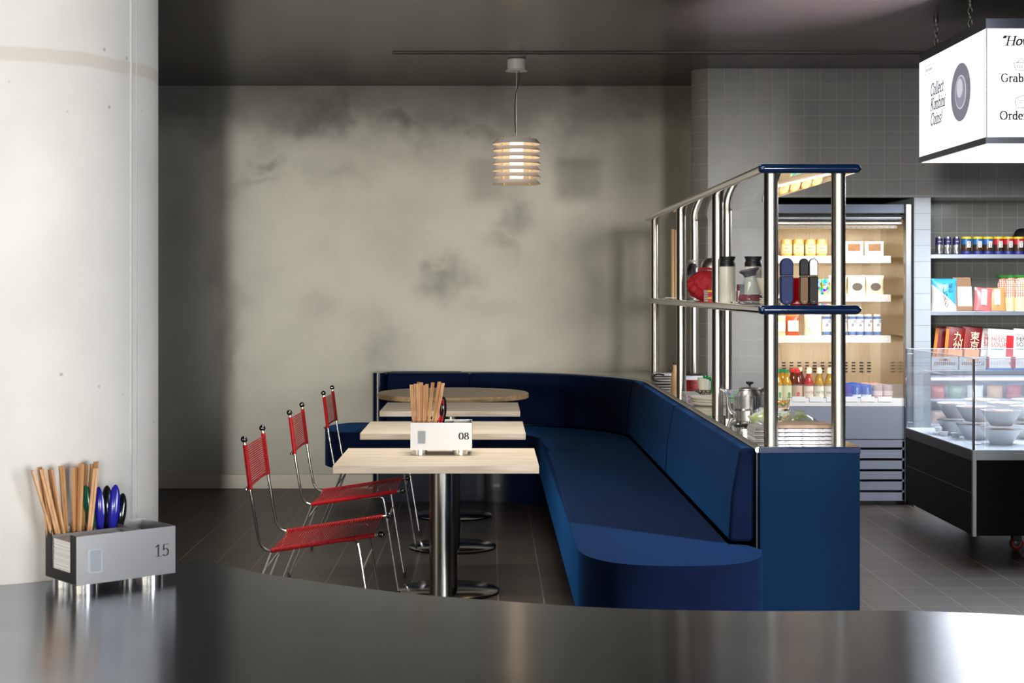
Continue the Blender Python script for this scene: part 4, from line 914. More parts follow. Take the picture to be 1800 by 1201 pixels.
# ================================================================== WALL SHELVES AND GROCERIES
ZW = (1.577, 1.219, .848)
M_shelf = mat('shelf steel', lin(150, 156, 170), .3, .6)
for z, lb in zip(ZW, ('top steel wall shelf holding the round tins', 'middle steel wall shelf holding the rice and noodle bags', 'lowest steel wall shelf holding plastic crates of soup packets')):
    bm = nb(); box(bm, XN0+.002, XN1-.02, 9.655, 10.148, z-.026, z); tag(obj('wall_shelf', bm, M_shelf, bevel=.002), lb, 'shelf', 'steel wall shelves')
DS = 9.78
p = make_can('slim_tin', 'slim silver tin with navy band', 'tin', .022, .112, mat('tin silver', (.7, .7, .7, 1), .2, 1), [(.56, .93, cm(28, 26, 80))], 'slim silver tins on the top wall shelf')
text_mesh('tin_text', 'sake', .012, M_white, p, (-.012, -.0235, .08))
spread(p, [(at(px, DS), DS, ZW[0]) for px in (1650.5, 1665.5, 1681)])
for ps, cl, lid, lb, g in (((1698.5, 1718, 1736), cm(40, 96, 150, .3), cm(226, 196, 30, .3), 'nori tin with yellow lid and blue label on the top wall shelf', 'blue labelled tins'), ((1754.5, 1772, 1790, 1808), cm(170, 40, 50, .3), cm(226, 196, 30, .3), 'nori tin with yellow lid and red label on the top wall shelf', 'red labelled tins')):
    p = make_can('nori_tin', lb, 'tin', .0305, .112, cm(60, 40, 26, .2), [(0.04, .2, cm(30, 40, 120)), (.58, .88, cl)], g, top=lid)
    panel('paper_label', p, M_paper, -.004, .018, .045, .085, -.0315); text_mesh('label_text', '味', .02, M_ink, p, (-.003, -.033, .066)); text_mesh('label_text', '海', .02, M_ink, p, (-.003, -.033, .048))
    spread(p, [(at(px, DS), DS, ZW[0]) for px in ps])
bm = nb()
ball(bm, (0, 0, .09), .09, 20, 12, (1.1, .6, 1)); 
for v in bm.verts: v.co.z = max(0, min(v.co.z, .178)); v.co.x += .012*math.sin(v.co.z*60)
tag(obj('black_bag', bm, M_black, None, (at(1800, 10.0)+.02, 10.04, ZW[0]), smooth=60), 'black folded cloth bag behind the red labelled tins', 'bag')
# middle shelf
Z2 = ZW[1]
t = thing('rice_bag', 'rice bag with blue top and black brush lettering on the middle wall shelf', 'bag', (at(1659, DS), DS, Z2))
obj('pouch', make_pouch(.165, .205, .07, None), mat('rice bag blue', lin(70, 170, 214), .25), t, smooth=60)
mp_ = MC['rice bag blue'].node_tree; tcn = mp_.nodes.new('ShaderNodeTexCoord'); sp = mp_.nodes.new('ShaderNodeSeparateXYZ'); mp_.links.new(tcn.outputs['Object'], sp.inputs[0])
sl = math_node(mp_.nodes, mp_.links, 'SUBTRACT', sp.outputs['Z'], math_node(mp_.nodes, mp_.links, 'MULTIPLY', sp.outputs['X'], -.9))
st = math_node(mp_.nodes, mp_.links, 'GREATER_THAN', sl, .10); mxx = mp_.nodes.new('ShaderNodeMix'); mxx.data_type = 'RGBA'; mp_.links.new(st, mxx.inputs[0]); mxx.inputs[6].default_value = lin(222, 212, 202); mxx.inputs[7].default_value = lin(64, 166, 212); mp_.links.new(mxx.outputs[2], mp_.nodes['Principled BSDF'].inputs['Base Color'])
for k, cch in enumerate('こしひかり'): text_mesh('brush_text', cch, .036, M_ink, t, (-.028+.004*k, -.040, .150-.031*k))
for k, cch in enumerate('富山'): text_mesh('brush_text', cch, .030, M_ink, t, (.018, -.036, .150-.03*k))
t = thing('paper_bag', 'brown paper bag with a white framed label on the middle wall shelf', 'bag', (at(1695, DS+.01), DS+.06, Z2))
bm = nb(); v = box(bm, -.064, .064, -.04, .04, 0, .215)
for q in v:
    if q.co.z > .1: q.co.y *= .35; q.co.x = q.co.x*.9-.006
obj('paper', bm, mat('kraft paper', lin(140, 104, 76), .7), t, bevel=.003)
def lab_bm(x0, x1, z0, z1, dy, yb, yt):
    bm = nb(); f = lambda z: yb+(yt-yb)*z/.215-dy
    bm.faces.new([bm.verts.new(p) for p in ((x0, f(z0), z0), (x1, f(z0), z0), (x1, f(z1), z1), (x0, f(z1), z1))]); return bm
obj('label', lab_bm(-.036, .054, .03, .155, .003, -.04, -.014), M_paper, t, smooth=0)
bm = nb(); f = lambda z: -.04+.026*z/.215-.004
tube(bm, [(-.026, f(.045), .045), (-.026, f(.13), .13), (-.01, f(.143), .143), (.028, f(.143), .143), (.044, f(.13), .13), (.044, f(.045), .045), (-.026, f(.045), .045)], .0009, 5); obj('label_frame', bm, M_ink, t)
for k, cch in enumerate('コシヒカリ'): text_mesh('label_text', cch, .015, M_ink, t, (.002, f(.12-.015*k)-.001, .118-.016*k), lift=0)
def pack(x, z, w, h, col, label, txt, name='seasoning_pack', lean=-.12, y=DS, accent=None, tsz=.028, d=.035, tw=.3, group=None):
    t = thing(name, label, 'packet', (x, y, z), 0, group)
    obj('pouch', make_pouch(w, h, d, None, lean=0), col, t, smooth=60)
    yy = -d/2-.004
    if accent: panel('label', t, accent, -w*tw, w*tw, h*.25, h*.93, yy+.002)
    for k, cch in enumerate(txt): text_mesh('label_text', cch, tsz, M_ink if accent else M_white, t, (-tsz*.45, yy, h*.93-tsz*(k+1)*1.02), lift=.0)
    return t
pk = pack(at(1727, DS), Z2, .115, .148, cm(206, 104, 104, .3), 'pink patterned packet with vertical black lettering on the middle wall shelf', 'だしパック', accent=M_paper, tsz=.022, tw=.16); pk.rotation_euler = (-.1, .08, 0)
pk = pack(at(1753, DS+.03), Z2, .12, .148, cm(190, 148, 92, .3), 'tan packet with vertical black lettering on the middle wall shelf', 'だしパック', accent=M_paper, tsz=.022, tw=.16, y=DS+.04); pk.rotation_euler = (-.1, .0, 0)
M_net = tile_mat('red check film', lin(232, 226, 196), lin(236, 230, 200), lin(206, 60, 60), .012, (0, 0), 'XZ', .0018, .3, .1)
for i, (px, dy, lb) in enumerate(((1765, .13, 'rearmost standing noodle sack with red check print'), (1777, .07, 'middle standing noodle sack with red check print'), (1794, 0, 'front standing noodle sack with a yellow circle and green tied top'))):
    t = thing('noodle_sack', lb, 'packet', (at(px, DS+dy)+.01, DS+dy-.01, Z2), 0, 'standing noodle sacks')
    bm = nb(); lathe(bm, [(0, 0), (.040, 0), (.050, .02), (.052, .10), (.056, .17), (.046, .20), (.030, .212), (0, .214)], seg=24, sx=1.0, sy=.55); obj('sack', bm, M_net, t, smooth=60)
    bm = nb(); lathe(bm, [(.0512, .0), (.0535, .03), (.054, .085)], seg=24, sx=1.0, sy=.56); obj('noodles', bm, cm(226, 208, 150, .3), t, smooth=60)
    bm = nb(); lathe(bm, [(.032, .208), (.058, .222), (.050, .228), (0, .222)], seg=18, sx=1.1, sy=.5); obj('green_tie', bm, cm(40, 140, 50, .3), t, smooth=60)
    if i == 2: disc('yellow_circle', (.018, -.0325, .16), .026, .028, cm(236, 206, 30), t, lift=0); text_mesh('label_text', 'うどん', .02, cm(210, 40, 40), t, (-.04, -.0345, .10)); text_mesh('label_text', 'う', .03, cm(210, 40, 40), t, (.002, -.0345, .152))
# lowest shelf: crates with packets
Z3 = ZW[2]
def crate(x0, x1, main, label, corner=None, base=None):
    w = x1-x0; t = thing('plastic_crate', label, 'crate', ((x0+x1)/2, 9.80, Z3), 0, 'small plastic crates on the lowest wall shelf'); a = -w/2; b = w/2; H = .082; y0, y1 = -.11, .12
    bm = nb()
    for (ya, yb) in ((y0, y0+.004), (y1-.004, y1)):
        box(bm, a, b, ya, yb, H-.012, H); box(bm, a, b, ya, yb, .012, .030)
        x = a+.012
        while x < b-.012: box(bm, x, x+.006, ya, yb, .030, H-.030); x += .0135
        box(bm, a, b, ya, yb, H-.032, H-.026); box(bm, a, a+w*.28, ya, yb, H-.026, H-.012); box(bm, b-w*.28, b, ya, yb, H-.026, H-.012)
    for (xa, xb) in ((a, a+.004), (b-.004, b)):
        box(bm, xa, xb, y0+.004, y1-.004, H-.012, H); box(bm, xa, xb, y0+.004, y1-.004, .012, .03)
        y = y0+.02
        while y < y1-.02: box(bm, xa, xb, y, y+.008, .03, H-.012); y += .02
    obj('basket', bm, main, t, smooth=0)
    bm = nb()
    for sx_ in (a, b-.012):
        for sy_ in (y0-.001, y1-.011): box(bm, sx_, sx_+.012, sy_, sy_+.012, .012, H+.001)
    obj('corner_posts', bm, corner or main, t, smooth=0)
    bm = nb(); box(bm, a, b, y0, y1, 0, .012); obj('base', bm, base or main, t, bevel=.002)
gre = cm(176, 178, 178, .4); whi = cm(226, 220, 212, .4); redp = cm(176, 32, 40, .4); blup = cm(40, 112, 176, .4)
cx_ = [at(p_, 9.69) for p_ in (1637, 1661.5, 1661.5, 1686, 1686, 1733)]
crate(at(1637.5, 9.69), at(1684, 9.69), gre, 'grey plastic crate holding the red noodle packets, leftmost'); crate(at(1686, 9.69), at(1733, 9.69), gre, 'grey plastic crate between the noodle packets and the red cornered crate')
crate(at(1735.5, 9.69), at(1780, 9.69), whi, 'white crate with red corners and blue base holding the red miso soup packets', redp, blup); crate(at(1782, 9.69), at(1826, 9.69), whi, 'white crate with red corners and blue base at the right edge', redp, blup)
def ramen(px, dy, txt, label, col=(120, 22, 24), z0=.013, w=.128):
    t = thing('noodle_packet', label, 'packet', (at(px, 9.8), 9.80+dy, Z3+z0), 0, 'dark red noodle packets'); m = cm(*col, .3)
    obj('pouch', make_pouch(w, .255, .03, None), m, t, smooth=60)
    panel('soup_picture', t, cm(206, 142, 92, .5), -w*.36, w*.36, .03, .115, -.018)
    bm = nb(); box(bm, -w/2-.002, -w/2+.018, -.010, -.0085, .05, .24); obj('gold_edge', bm, cm(206, 120, 30), t)
    for k, cch in enumerate(txt): text_mesh('packet_text', cch, .062, cm(240, 226, 180), t, (-.020, -.0215, .175-.058*k), lift=0)
    disc('yellow_spot', (-.02, -.019, .10), .008, .008, cm(236, 200, 20), t, lift=0)
    return t
ramen(1672, -.04, '九州', 'dark red noodle packet with large white lettering, left of two fronts').rotation_euler = (-.06, .10, 0)
ramen(1656, .02, '', 'dark red noodle packet leaning behind the left one').rotation_euler = (-.06, .14, 0)
ramen(1702, -.03, '東京', 'dark red noodle packet with large gold lettering, right of two fronts').rotation_euler = (-.06, .10, 0)
ramen(1712, .05, '', 'dark red noodle packet leaning behind the right one', (96, 24, 26)).rotation_euler = (-.06, .12, 0)
def miso(px, dy, tc2, ac, label):
    t = thing('soup_packet', label, 'packet', (at(px, 9.8), 9.80+dy, Z3+.013), 0, 'instant miso soup packets')
    obj('pouch', make_pouch(.17, .242, .03, None), M_paper, t, smooth=60)
    text_mesh('packet_text', 'Instant', .028, tc2, t, (-.068, -.0195, .192), lift=0); text_mesh('packet_text', 'MISO', .040, tc2, t, (-.070, -.0195, .160), lift=0); text_mesh('packet_text', 'SOUP', .040, tc2, t, (-.070, -.0195, .128), lift=0)
    for k_ in (1,): panel('blue_band', t, cm(70, 160, 190), -.075, .012, .112, .117, -.018)
    panel('side_panel', t, ac, .028, .074, .05, .205, -.0165)
    return t
miso(1754, -.04, cm(206, 36, 50), cm(190, 28, 36), 'white miso soup packet with red lettering and a red panel').rotation_euler = (-.05, .06, 0)
miso(1748, .04, cm(206, 36, 50), cm(190, 28, 36), 'white miso soup packet standing behind the red lettered one').rotation_euler = (-.05, .07, 0)
miso(1798, -.03, M_ink, cm(90, 50, 40), 'white miso soup packet with black lettering at the right edge').rotation_euler = (-.05, .08, 0)
# low chiller under the lowest shelf
t = thing('low_chiller', 'low white lit chiller under the wall shelves behind the glass display', 'chiller', (0, 0, 0))
M_cw = cm(206, 208, 212, .4)
bm = nb(); box(bm, XN0+.004, XN1-.03, 10.10, 10.145, 0, .80); box(bm, XN0+.004, XN0+.02, 9.70, 10.10, 0, .80); box(bm, XN0+.02, XN1-.03, 9.66, 10.10, 0, .50); box(bm, XN0+.004, XN1-.03, 9.68, 10.10, .79, .815); obj('body', bm, M_cw, t, smooth=0)
bm = nb(); box(bm, XN0+.02, XN1-.03, 9.74, 10.09, .645, .655); obj('inner_shelf', bm, M_cw, t)
bm = nb(); box(bm, XN0+.02, XN1-.03, 9.655, 9.675, .785, .80); obj('light_strip', bm, emit('chiller led', (.85, .9, 1, 1), 2.2), t)
area('chiller_light', (3.3, 9.72, .775), (0, .5, -1), .9, .03, 3.0, (.85, .92, 1))
cols_ = ((190, 96, 92), (120, 140, 122), (214, 206, 198), (200, 160, 130), (170, 100, 100), (140, 150, 142)); ln = ('faded red', 'grey green', 'cream', 'pale orange', 'dull red', 'sage green')
for i in range(6):
    bm = make_pouch(.105, .085, .05, None); o = obj('chilled_pack', bm, cm(*cols_[i], .4), None, (2.87+i*.125, 9.86, .655), smooth=60); tag(o, '%s chilled food pack on the inner shelf of the low chiller' % ln[i], 'packet')
    o2 = obj('chilled_pack', make_pouch(.105, .085, .05, None), cm(*cols_[(i*2+3) % 6], .4), None, (2.87+i*.125, 9.80, .50), smooth=60); tag(o2, '%s chilled food pack on the floor of the low chiller, file %s from left' % (ln[(i*2+3) % 6], ('first', 'second', 'third', 'fourth', 'fifth', 'sixth')[i]), 'packet')

# ================================================================== GLASS DISPLAY ISLAND
DX, DY0, DY1, DXR = 2.424, 7.70, 8.95, 3.50
DZ0, DZ1 = .122, .552
t = thing('display_island', 'black display island on red castors with clear acrylic guards at right', 'display counter', (0, 0, 0))
M_ib = mat('island black', lin(24, 23, 26), .6, 0, Specular_IOR_Level=.15); M_al = mat('island aluminium', lin(178, 186, 192), .4, .6)
M_ib2 = mat('island dark grey', lin(70, 66, 62), .45)
bm = nb(); box(bm, DX+.012, DXR, DY0+.012, DY1, DZ0, DZ1-.055); obj('body', bm, M_ib, t)
bm = nb(); box(bm, DX+.006, DX+.012, DY0+.02, DY1-.01, DZ0, .33); box(bm, DX+.006, DX+.012, DY0+.02, DY1-.01, .334, DZ1-.055); obj('side_panel', bm, M_ib, t, smooth=0)
bm = nb(); box(bm, DX+.008, DX+.0115, DY0+.02, DY1-.01, .329, .335); obj('brass_line', bm, mat('bronze line', lin(120, 96, 66), .3, .7), t)
bm = nb(); box(bm, DX+.002, DX+.012, DY0+.02, DY1, DZ1-.055, DZ1-.004); obj('side_band', bm, M_ib2, t)
bm = nb(); box(bm, DX+.02, DXR, DY0+.004, DY0+.012, DZ1-.050, DZ1); obj('front_band', bm, M_al, t)
bm = nb(); box(bm, DX+.022, DXR, DY0+.006, DY0+.012, DZ0, .33); box(bm, DX+.022, DXR, DY0+.006, DY0+.012, .332, DZ1-.052); obj('front_panel', bm, mat('island front black', lin(10, 11, 15), .5, 0, Specular_IOR_Level=.15), t, smooth=0)
bm = nb(); box(bm, DX, DX+.020, DY0, DY0+.020, DZ0-.004, DZ1); obj('corner_post', bm, M_al, t, bevel=.002)
bm = nb(); box(bm, DX, DX+.012, DY1, DY1+.012, DZ0-.004, DZ1); obj('corner_post', bm, M_al, t)
bm = nb(); box(bm, DX+.004, DXR, DY0+.012, DY1, DZ1-.012, DZ1); obj('deck', bm, mat('island deck white', lin(214, 218, 226), .25), t)
GZ = 1.012
for (x0, x1, y0, y1, z1) in ((DX+.004, DX+.010, DY0+.02, DY1-.004, GZ), (DX+.02, DXR, DY0+.002, DY0+.008, GZ), (DX+.01, DXR, DY1-.006, DY1, GZ), (2.500, 2.506, DY0+.07, DY1-.10, .89), (2.510, DXR, DY0+.066, DY0+.070, .89)):
    bm = nb(); box(bm, x0, x1, y0, y1, DZ1+.0005, z1); g_ = obj('guard_pane', bm, M_pane, t, smooth=0)
    bm = nb()
    if x1-x0 < .02: box(bm, x0, x1, y0, y1, z1, z1+.002)
    else: box(bm, x0, x1, y0, y1, z1, z1+.002)
    obj('pane_edge', bm, M_edge, g_, smooth=0)
for (x, y) in ((DX+.006, DY0+.008), (DX+.006, DY1)):
    bm = nb(); box(bm, x-.005, x+.007, y-.006, y+.006, DZ1, GZ); g_ = obj('guard_post', bm, mat('guard post steel', lin(150, 150, 158), .15, .9), t, bevel=.002)
    for z in (DZ1+.03, GZ-.03):
        bm = nb(); tube(bm, [(x+.0, y, z), (x+.038, y, z)], .003, 8); obj('clip', bm, M_edge, g_)
for x, y in ((at(1783, 8.05), 8.02), (at(1783, 8.05), 8.75), (3.40, 8.02), (3.40, 8.75)):
    bm = nb(); R90 = Matrix.Rotation(PI/2, 4, 'X'); lathe(bm, [(0, -.014), (.026, -.014), (.034, -.008), (.034, .008), (.026, .014), (0, .014)], (x, y, .034), 28, M=R90); w_ = obj('castor_wheel', bm, mat('castor red', lin(150, 18, 20), .35), t)
    bm = nb(); lathe(bm, [(0, -.018), (.012, -.018), (.015, -.014), (.015, .014), (0, .016)], (x, y, .034), 20, M=R90); obj('hub', bm, mat('castor hub blue', lin(40, 70, 96), .3), w_)
    bm = nb(); box(bm, x-.022, x+.022, y-.021, y-.0185, .045, DZ0); box(bm, x-.022, x+.022, y+.0185, y+.021, .045, DZ0); box(bm, x-.022, x+.022, y-.021, y+.021, .075, DZ0); obj('castor_fork', bm, M_dchrome, w_)
area('island_fill', (3.0, 8.5, 1.95), (0, 0, -1),   .9, .9, 85, (.92, .95, 1))  # added unseen overhead fill that brightens the bowls in the island
# bowls in the island
def make_bowl():
    t = thing('salad_bowl', 'white cone shaped takeaway bowl', 'bowl', (0, 0, -5), 0, 'white takeaway bowls in the display island')
    bm = nb(); lathe(bm, [(0, 0), (.052, 0), (.056, .004), (.100, .074), (.104, .078), (.104, .081), (.098, .081), (.094, .074), (.050, .008), (0, .008)], seg=36); obj('bowl', bm, mat('bowl white', lin(246, 244, 240), .4), t, smooth=50)
    bm = nb(); lathe(bm, [(0, .060), (.085, .060), (.090, .068), (.06, .076), (0, .074)], seg=24); obj('food', bm, mat('salmon rice', lin(214, 140, 104), .6, noise=((40, 40, 40), .5)), t, smooth=60)
    bm = nb(); lathe(bm, [(.105, .081), (.101, .086), (.088, .0925), (0, .094)], seg=36); obj('lid', bm, M_thin, t, smooth=60)
    return t
pb_ = make_bowl(); first = True; HB = .095; DZB = DZ1
spots = [(1760, 8.02, 2, 'front'), (1715, 8.28, 2, 'left of the front'), (1681, 8.52, 2, 'furthest left'), (1808, 8.30, 2, 'right behind the front'), (1768, 8.55, 2, 'middle of the back'), (1725, 8.80, 2, 'far back'), (1810, 8.80, 2, 'far back right')]
for px, y, n_, w_ in spots:
    for k in range(n_):
        lb = 'white cone bowl with clear lid, %s of the %s stack' % (('bottom', 'top')[k], w_)
        loc = (at(px, y), y, DZB+k*HB)
        if first: pb_.location = loc; pb_['label'] = lb; first = False
        else: dup(pb_, loc, None, lb)
for k, (px, y) in enumerate(((1640, 8.75), (1652, 8.62), (1648, 8.48), (1668, 8.40))):
    bm = nb(); lathe(bm, [(0, 0), (.018, 0), (.024, .024), (.026, .026), (0, .026)], seg=20); tag(obj('sauce_pot', bm, M_white, None, (at(px, y)+.02, y-.05, DZ1), smooth=50), 'tiny white sauce pot on the island deck, %s counting from the far corner' % ('first', 'second', 'third', 'fourth')[k], 'sauce pot', 'sauce pots on the island deck')

# ================================================================== THINGS ON THE RACK'S MIDDLE SHELF
ZM = 1.305
def capsule(px, w, h, D, m1, m2, label, seam=.62):
    t = thing('capsule_flask', label, 'flask', (at(px, D), D, ZM), 0, 'flat capsule flasks on the rack'); r = w/2
    def half(z0, z1, lo):
        pts = [(-r, z0), (r, z0), (r, z1), (-r, z1)]; out = []
        if lo: out = [(r*math.cos(a), r+r*math.sin(a)) for a in [PI+PI*k/14 for k in range(15)]]+[(r, z1), (-r, z1)]
        else: out = [(r, z0)]+[(r*math.cos(a), h-r+r*math.sin(a)) for a in [PI*k/14 for k in range(15)]]+[(-r, z0)]
        bm = nb(); A = [bm.verts.new((x, -.011, z)) for x, z in out]; B = [bm.verts.new((x, .011, z)) for x, z in out]; bm.faces.new(A); bm.faces.new(B[::-1])
        for k in range(len(out)): bm.faces.new((A[k], A[(k+1) % len(out)], B[(k+1) % len(out)], B[k]))
        return bm
    obj('lower_body', half(0, h*seam-.0006, 1), m1, t, bevel=.004, bseg=3); obj('cap', half(h*seam+.0006, h, 0), m2, t, bevel=.004, bseg=3)
    bm = nb(); box(bm, -.003, .003, -.0115, -.011, h*.07, h*.075); obj('tiny_mark', bm, M_white, t)
navy = mat('flask navy', lin(22, 44, 98), .4, 0, Specular_IOR_Level=.2)
M_bf = mat('flask black', (.01, .01, .012, 1), .35, 0, Specular_IOR_Level=.15)
capsule(1382.5, .048, .172, 5.62, navy, navy, 'navy blue flat capsule flask, widest of the three')
capsule(1413, .033, .170, 5.62, mat('flask bronze', lin(70, 50, 32), .35, .6), M_bf, 'narrow bronze capsule flask with a black cap')
capsule(1429.5, .033, .170, 5.62, M_bf, mat('flask steel cap', (.3, .32, .31, 1), .3, 1), 'narrow black capsule flask with a mirror cap')
bm = nb(); box(bm, -.022, .022, -.012, .012, 0, .10); tag(obj('red_case', bm, cm(190, 14, 24, .2), None, (at(1399, 5.75), 5.75, ZM), bevel=.003), 'small glossy red case behind the navy and bronze flasks', 'case')
bm = nb(); 
for z, w_ in ((0, .085), (.012, .075)): box(bm, -w_/2, w_/2, -.03, .03, z, z+.011)
tag(obj('red_tray', bm, cm(176, 16, 30, .2), None, (at(1418, 5.80), 5.82, ZM), bevel=.002), 'low stack of red slotted cards behind the flasks', 'tray')
def thermos(px, D, r, h, label):
    t = thing('travel_tumbler', label, 'tumbler', (at(px, D), D, ZM), 0, 'cream tumblers with black lids on the rack')
    bm = nb(); lathe(bm, [(0, 0), (r*.96, 0), (r, .004), (r, h*.78), (0, h*.78)], seg=36); obj('body', bm, mat('cream enamel', lin(206, 204, 188), .35), t)
    bm = nb(); lathe(bm, [(r*1.01, h*.78), (r*1.01, h*.86), (r*.90, h*.90), (r*.90, h*.93), (r*1.03, h*.985), (r*1.03, h), (0, h)], seg=36); obj('lid', bm, M_black, t)
thermos(1278.5, 6.62, .034, .197, 'cream tumbler with black lid directly right of the second front pole')
thermos(1324, 6.34, .035, .192, 'cream tumbler with black lid behind the glass carafe')
# carafe
cxf = (at(1319, 6.07), 6.07, ZM)
t = thing('glass_carafe', 'clear glass coffee carafe with a grey tilted collar and red liquid', 'carafe', cxf)
bm = nb(); lathe(bm, [(0, .004), (.044, .004), (.053, .012), (.052, .022), (.030, .085), (.026, .10), (.032, .118)], seg=40); obj('glass', bm, M_thin, t, smooth=60)
bm = nb(); lathe(bm, [(0, .0005), (.046, .0005), (.050, .004), (.050, .008), (0, .008)], seg=40); obj('glass_base', bm, M_glass, t, smooth=60)
bm = nb(); lathe(bm, [(0, .009), (.046, .010), (.0485, .020), (.043, .036), (0, .036)], seg=40); obj('red_drink', bm, mat('red drink', lin(120, 12, 24), .1), t, smooth=60)
bm = nb(); Mt = Matrix.Rotation(-.22, 4, 'Y'); lathe(bm, [(0, -.004), (.024, -.004), (.028, .008), (.040, .018), (.041, .022), (.036, .026), (0, .026)], (0, 0, .112), 32, M=Mt); obj('collar', bm, mat('grey rubber', lin(84, 84, 92), .4), t, smooth=50)
# dripper on saucers
t = thing('coffee_dripper', 'cream cone coffee dripper standing on its saucers behind the front pole', 'dripper', (at(1354, 5.83), 5.83, ZM))
bm = nb(); lathe(bm, [(0, .024), (.02, .024), (.030, .030), (.060, .100), (.058, .100), (.026, .032), (0, .030)], seg=36); obj('cone', bm, mat('cream glaze', lin(212, 208, 190), .3), t, smooth=50)
bm = nb()
for k in range(3): lathe(bm, [(0, k*.008), (.034, k*.008), (.042, k*.008+.006), (.040, k*.008+.0075), (0, k*.008+.003)], seg=32)
obj('saucers', bm, MC['cream glaze'], t)
bm = nb(); lathe(bm, [(0, 0), (.019, 0), (.021, .05), (.0195, .05), (.0175, .004), (0, .004)], seg=28); tag(obj('shot_glass', bm, M_glass, None, (at(1292, 6.40), 6.40, ZM), smooth=40), 'small clear shot glass left of the carafe', 'glass')
bm = nb(); box(bm, -.018, .018, -.015, .015, 0, .078); o = tag(obj('matchbox', bm, cm(150, 14, 24), None, (at(1303, 6.95), 6.95, ZM), bevel=.001), 'small red and black carton between the tumblers', 'carton'); bm = nb(); box(bm, -.012, .0185, -.0155, -.015, .03, .0785); obj('black_band', bm, M_black, o)
# red ruffled bag
t = thing('red_fabric_bag', 'crumpled red fabric bag bulging above the yellow and pink books', 'bag', (at(1243, 7.45), 7.47, ZM))
bm = nb(); R_, S_ = 24, 48; rows = []
for j in range(R_+1):
    ph = PI*j/R_; row = []
    for i in range(S_):
        th = 2*PI*i/S_; rf = 1+.10*math.sin(th*7+ph*6)*math.sin(ph)+.09*math.sin(th*15-ph*7)
        row.append(bm.verts.new((.088*rf*math.sin(ph)*math.cos(th), .055*rf*math.sin(ph)*math.sin(th), max(0, .072-.073*math.cos(ph)*(1+.03*math.sin(th*7))))))
    rows.append(row)
for a, b in zip(rows[1:-1], rows[2:-1]):
    for i in range(S_): bm.faces.new((a[i], a[(i+1) % S_], b[(i+1) % S_], b[i]))
bm.faces.new(rows[1][::-1]); bm.faces.new(rows[-2])
loose = [v for v in bm.verts if not v.link_faces]; bmesh.ops.delete(bm, geom=loose, context='VERTS')
obj('cloth', bm, mat('red cloth', lin(160, 8, 26), .7), t, smooth=80)
bm = nb(); tube(bm, cr([(-.04, 0, .138), (-.03, .0, .152), (.0, .0, .156), (.03, 0, .152), (.04, 0, .138)], 5), .006, 8); obj('gathered_top', bm, MC['red cloth'], t)
bcol = [(210, 60, 90), (222, 190, 30), (206, 60, 86), (200, 50, 80), (222, 190, 30)]
nmz = ['pink book at the bottom of the stack before the red bag', 'lower yellow book of the stack before the red bag', 'second pink book from the top before the red bag', 'top pink book under the yellow one before the red bag', 'yellow book on top of the stack before the red bag']
for k in range(5):
    t = thing('paperback_book', nmz[k], 'book', (1.048, 7.05, ZM+k*.0105), .0, 'books stacked before the red bag')
    bm = nb(); box(bm, -.055, .055, -.07, -.069, 0, .0102); box(bm, -.055, .055, -.07, .07, 0, .0008); box(bm, -.055, .055, -.07, .07, .0094, .0102); obj('cover', bm, cm(*bcol[k], .4), t, smooth=0)
    bm = nb(); box(bm, -.053, .053, -.069, .068, .0008, .0094); obj('pages', bm, M_paper, t)
# dome lamp
t = thing('table_lamp', 'small mushroom lamp with a steel dome and pale stem, middle shelf', 'lamp', (at(1252, 7.95), 7.95, ZM))
bm = nb(); lathe(bm, [(.060, .165), (.058, .185), (.048, .202), (.030, .214), (0, .218)], seg=36); lathe(bm, [(.060, .165), (.0, .168)], seg=36); obj('dome_shade', bm, M_steel, t, smooth=60)
bm = nb(); cyl(bm, 0, 0, .008, .17, .014, 20); obj('stem', bm, M_white, t)
bm = nb(); cyl(bm, 0, 0, 0, .008, .035, 28); obj('base', bm, M_white, t)
# jar
t = thing('glass_jar', 'clear glass jar with white lid and dark contents by the shelf poles', 'jar', (at(1217, 8.28), 8.28, ZM))
bm = nb(); lathe(bm, [(0, .001), (.032, .001), (.034, .02), (.037, .13), (.030, .175), (.020, .198)], seg=32); obj('glass', bm, M_thin, t, smooth=60)
bm = nb(); cyl(bm, 0, 0, .198, .212, .019, 24); obj('lid', bm, M_white, t)
bm = nb(); lathe(bm, [(0, .13), (.030, .13), (.028, .17), (.016, .192), (0, .192)], seg=24); obj('dark_contents', bm, M_blackgl, t)
bm = nb(); lathe(bm, [(0, .004), (.030, .004), (.033, .12), (0, .12)], seg=12); obj('pale_contents', bm, mat('snack mix', lin(190, 180, 160), .5, noise=((90, 90, 60), .9)), t)
for k, (px, r, h) in enumerate(((1182.3, .0095, .408), (1187.8, .0080, .404))):
    bm = nb(); cyl(bm, 0, 0, 0, h, r, 20); tag(obj('wooden_rolling_pin', bm, mat('pale beech', lin(214, 178, 128), .5), None, (at(px, 9.2), 9.2, ZM+.004)), ('thicker' if k == 0 else 'slimmer')+' of two tall pale wooden rods standing upright on the rack', 'rod', 'upright wooden rods')
bm = nb(); box(bm, -.06, .05, -.04, .04, 0, .004); tag(obj('rod_tray', bm, M_white, None, (at(1185, 9.2), 9.2, ZM)), 'thin white tray under the upright wooden rods', 'tray')

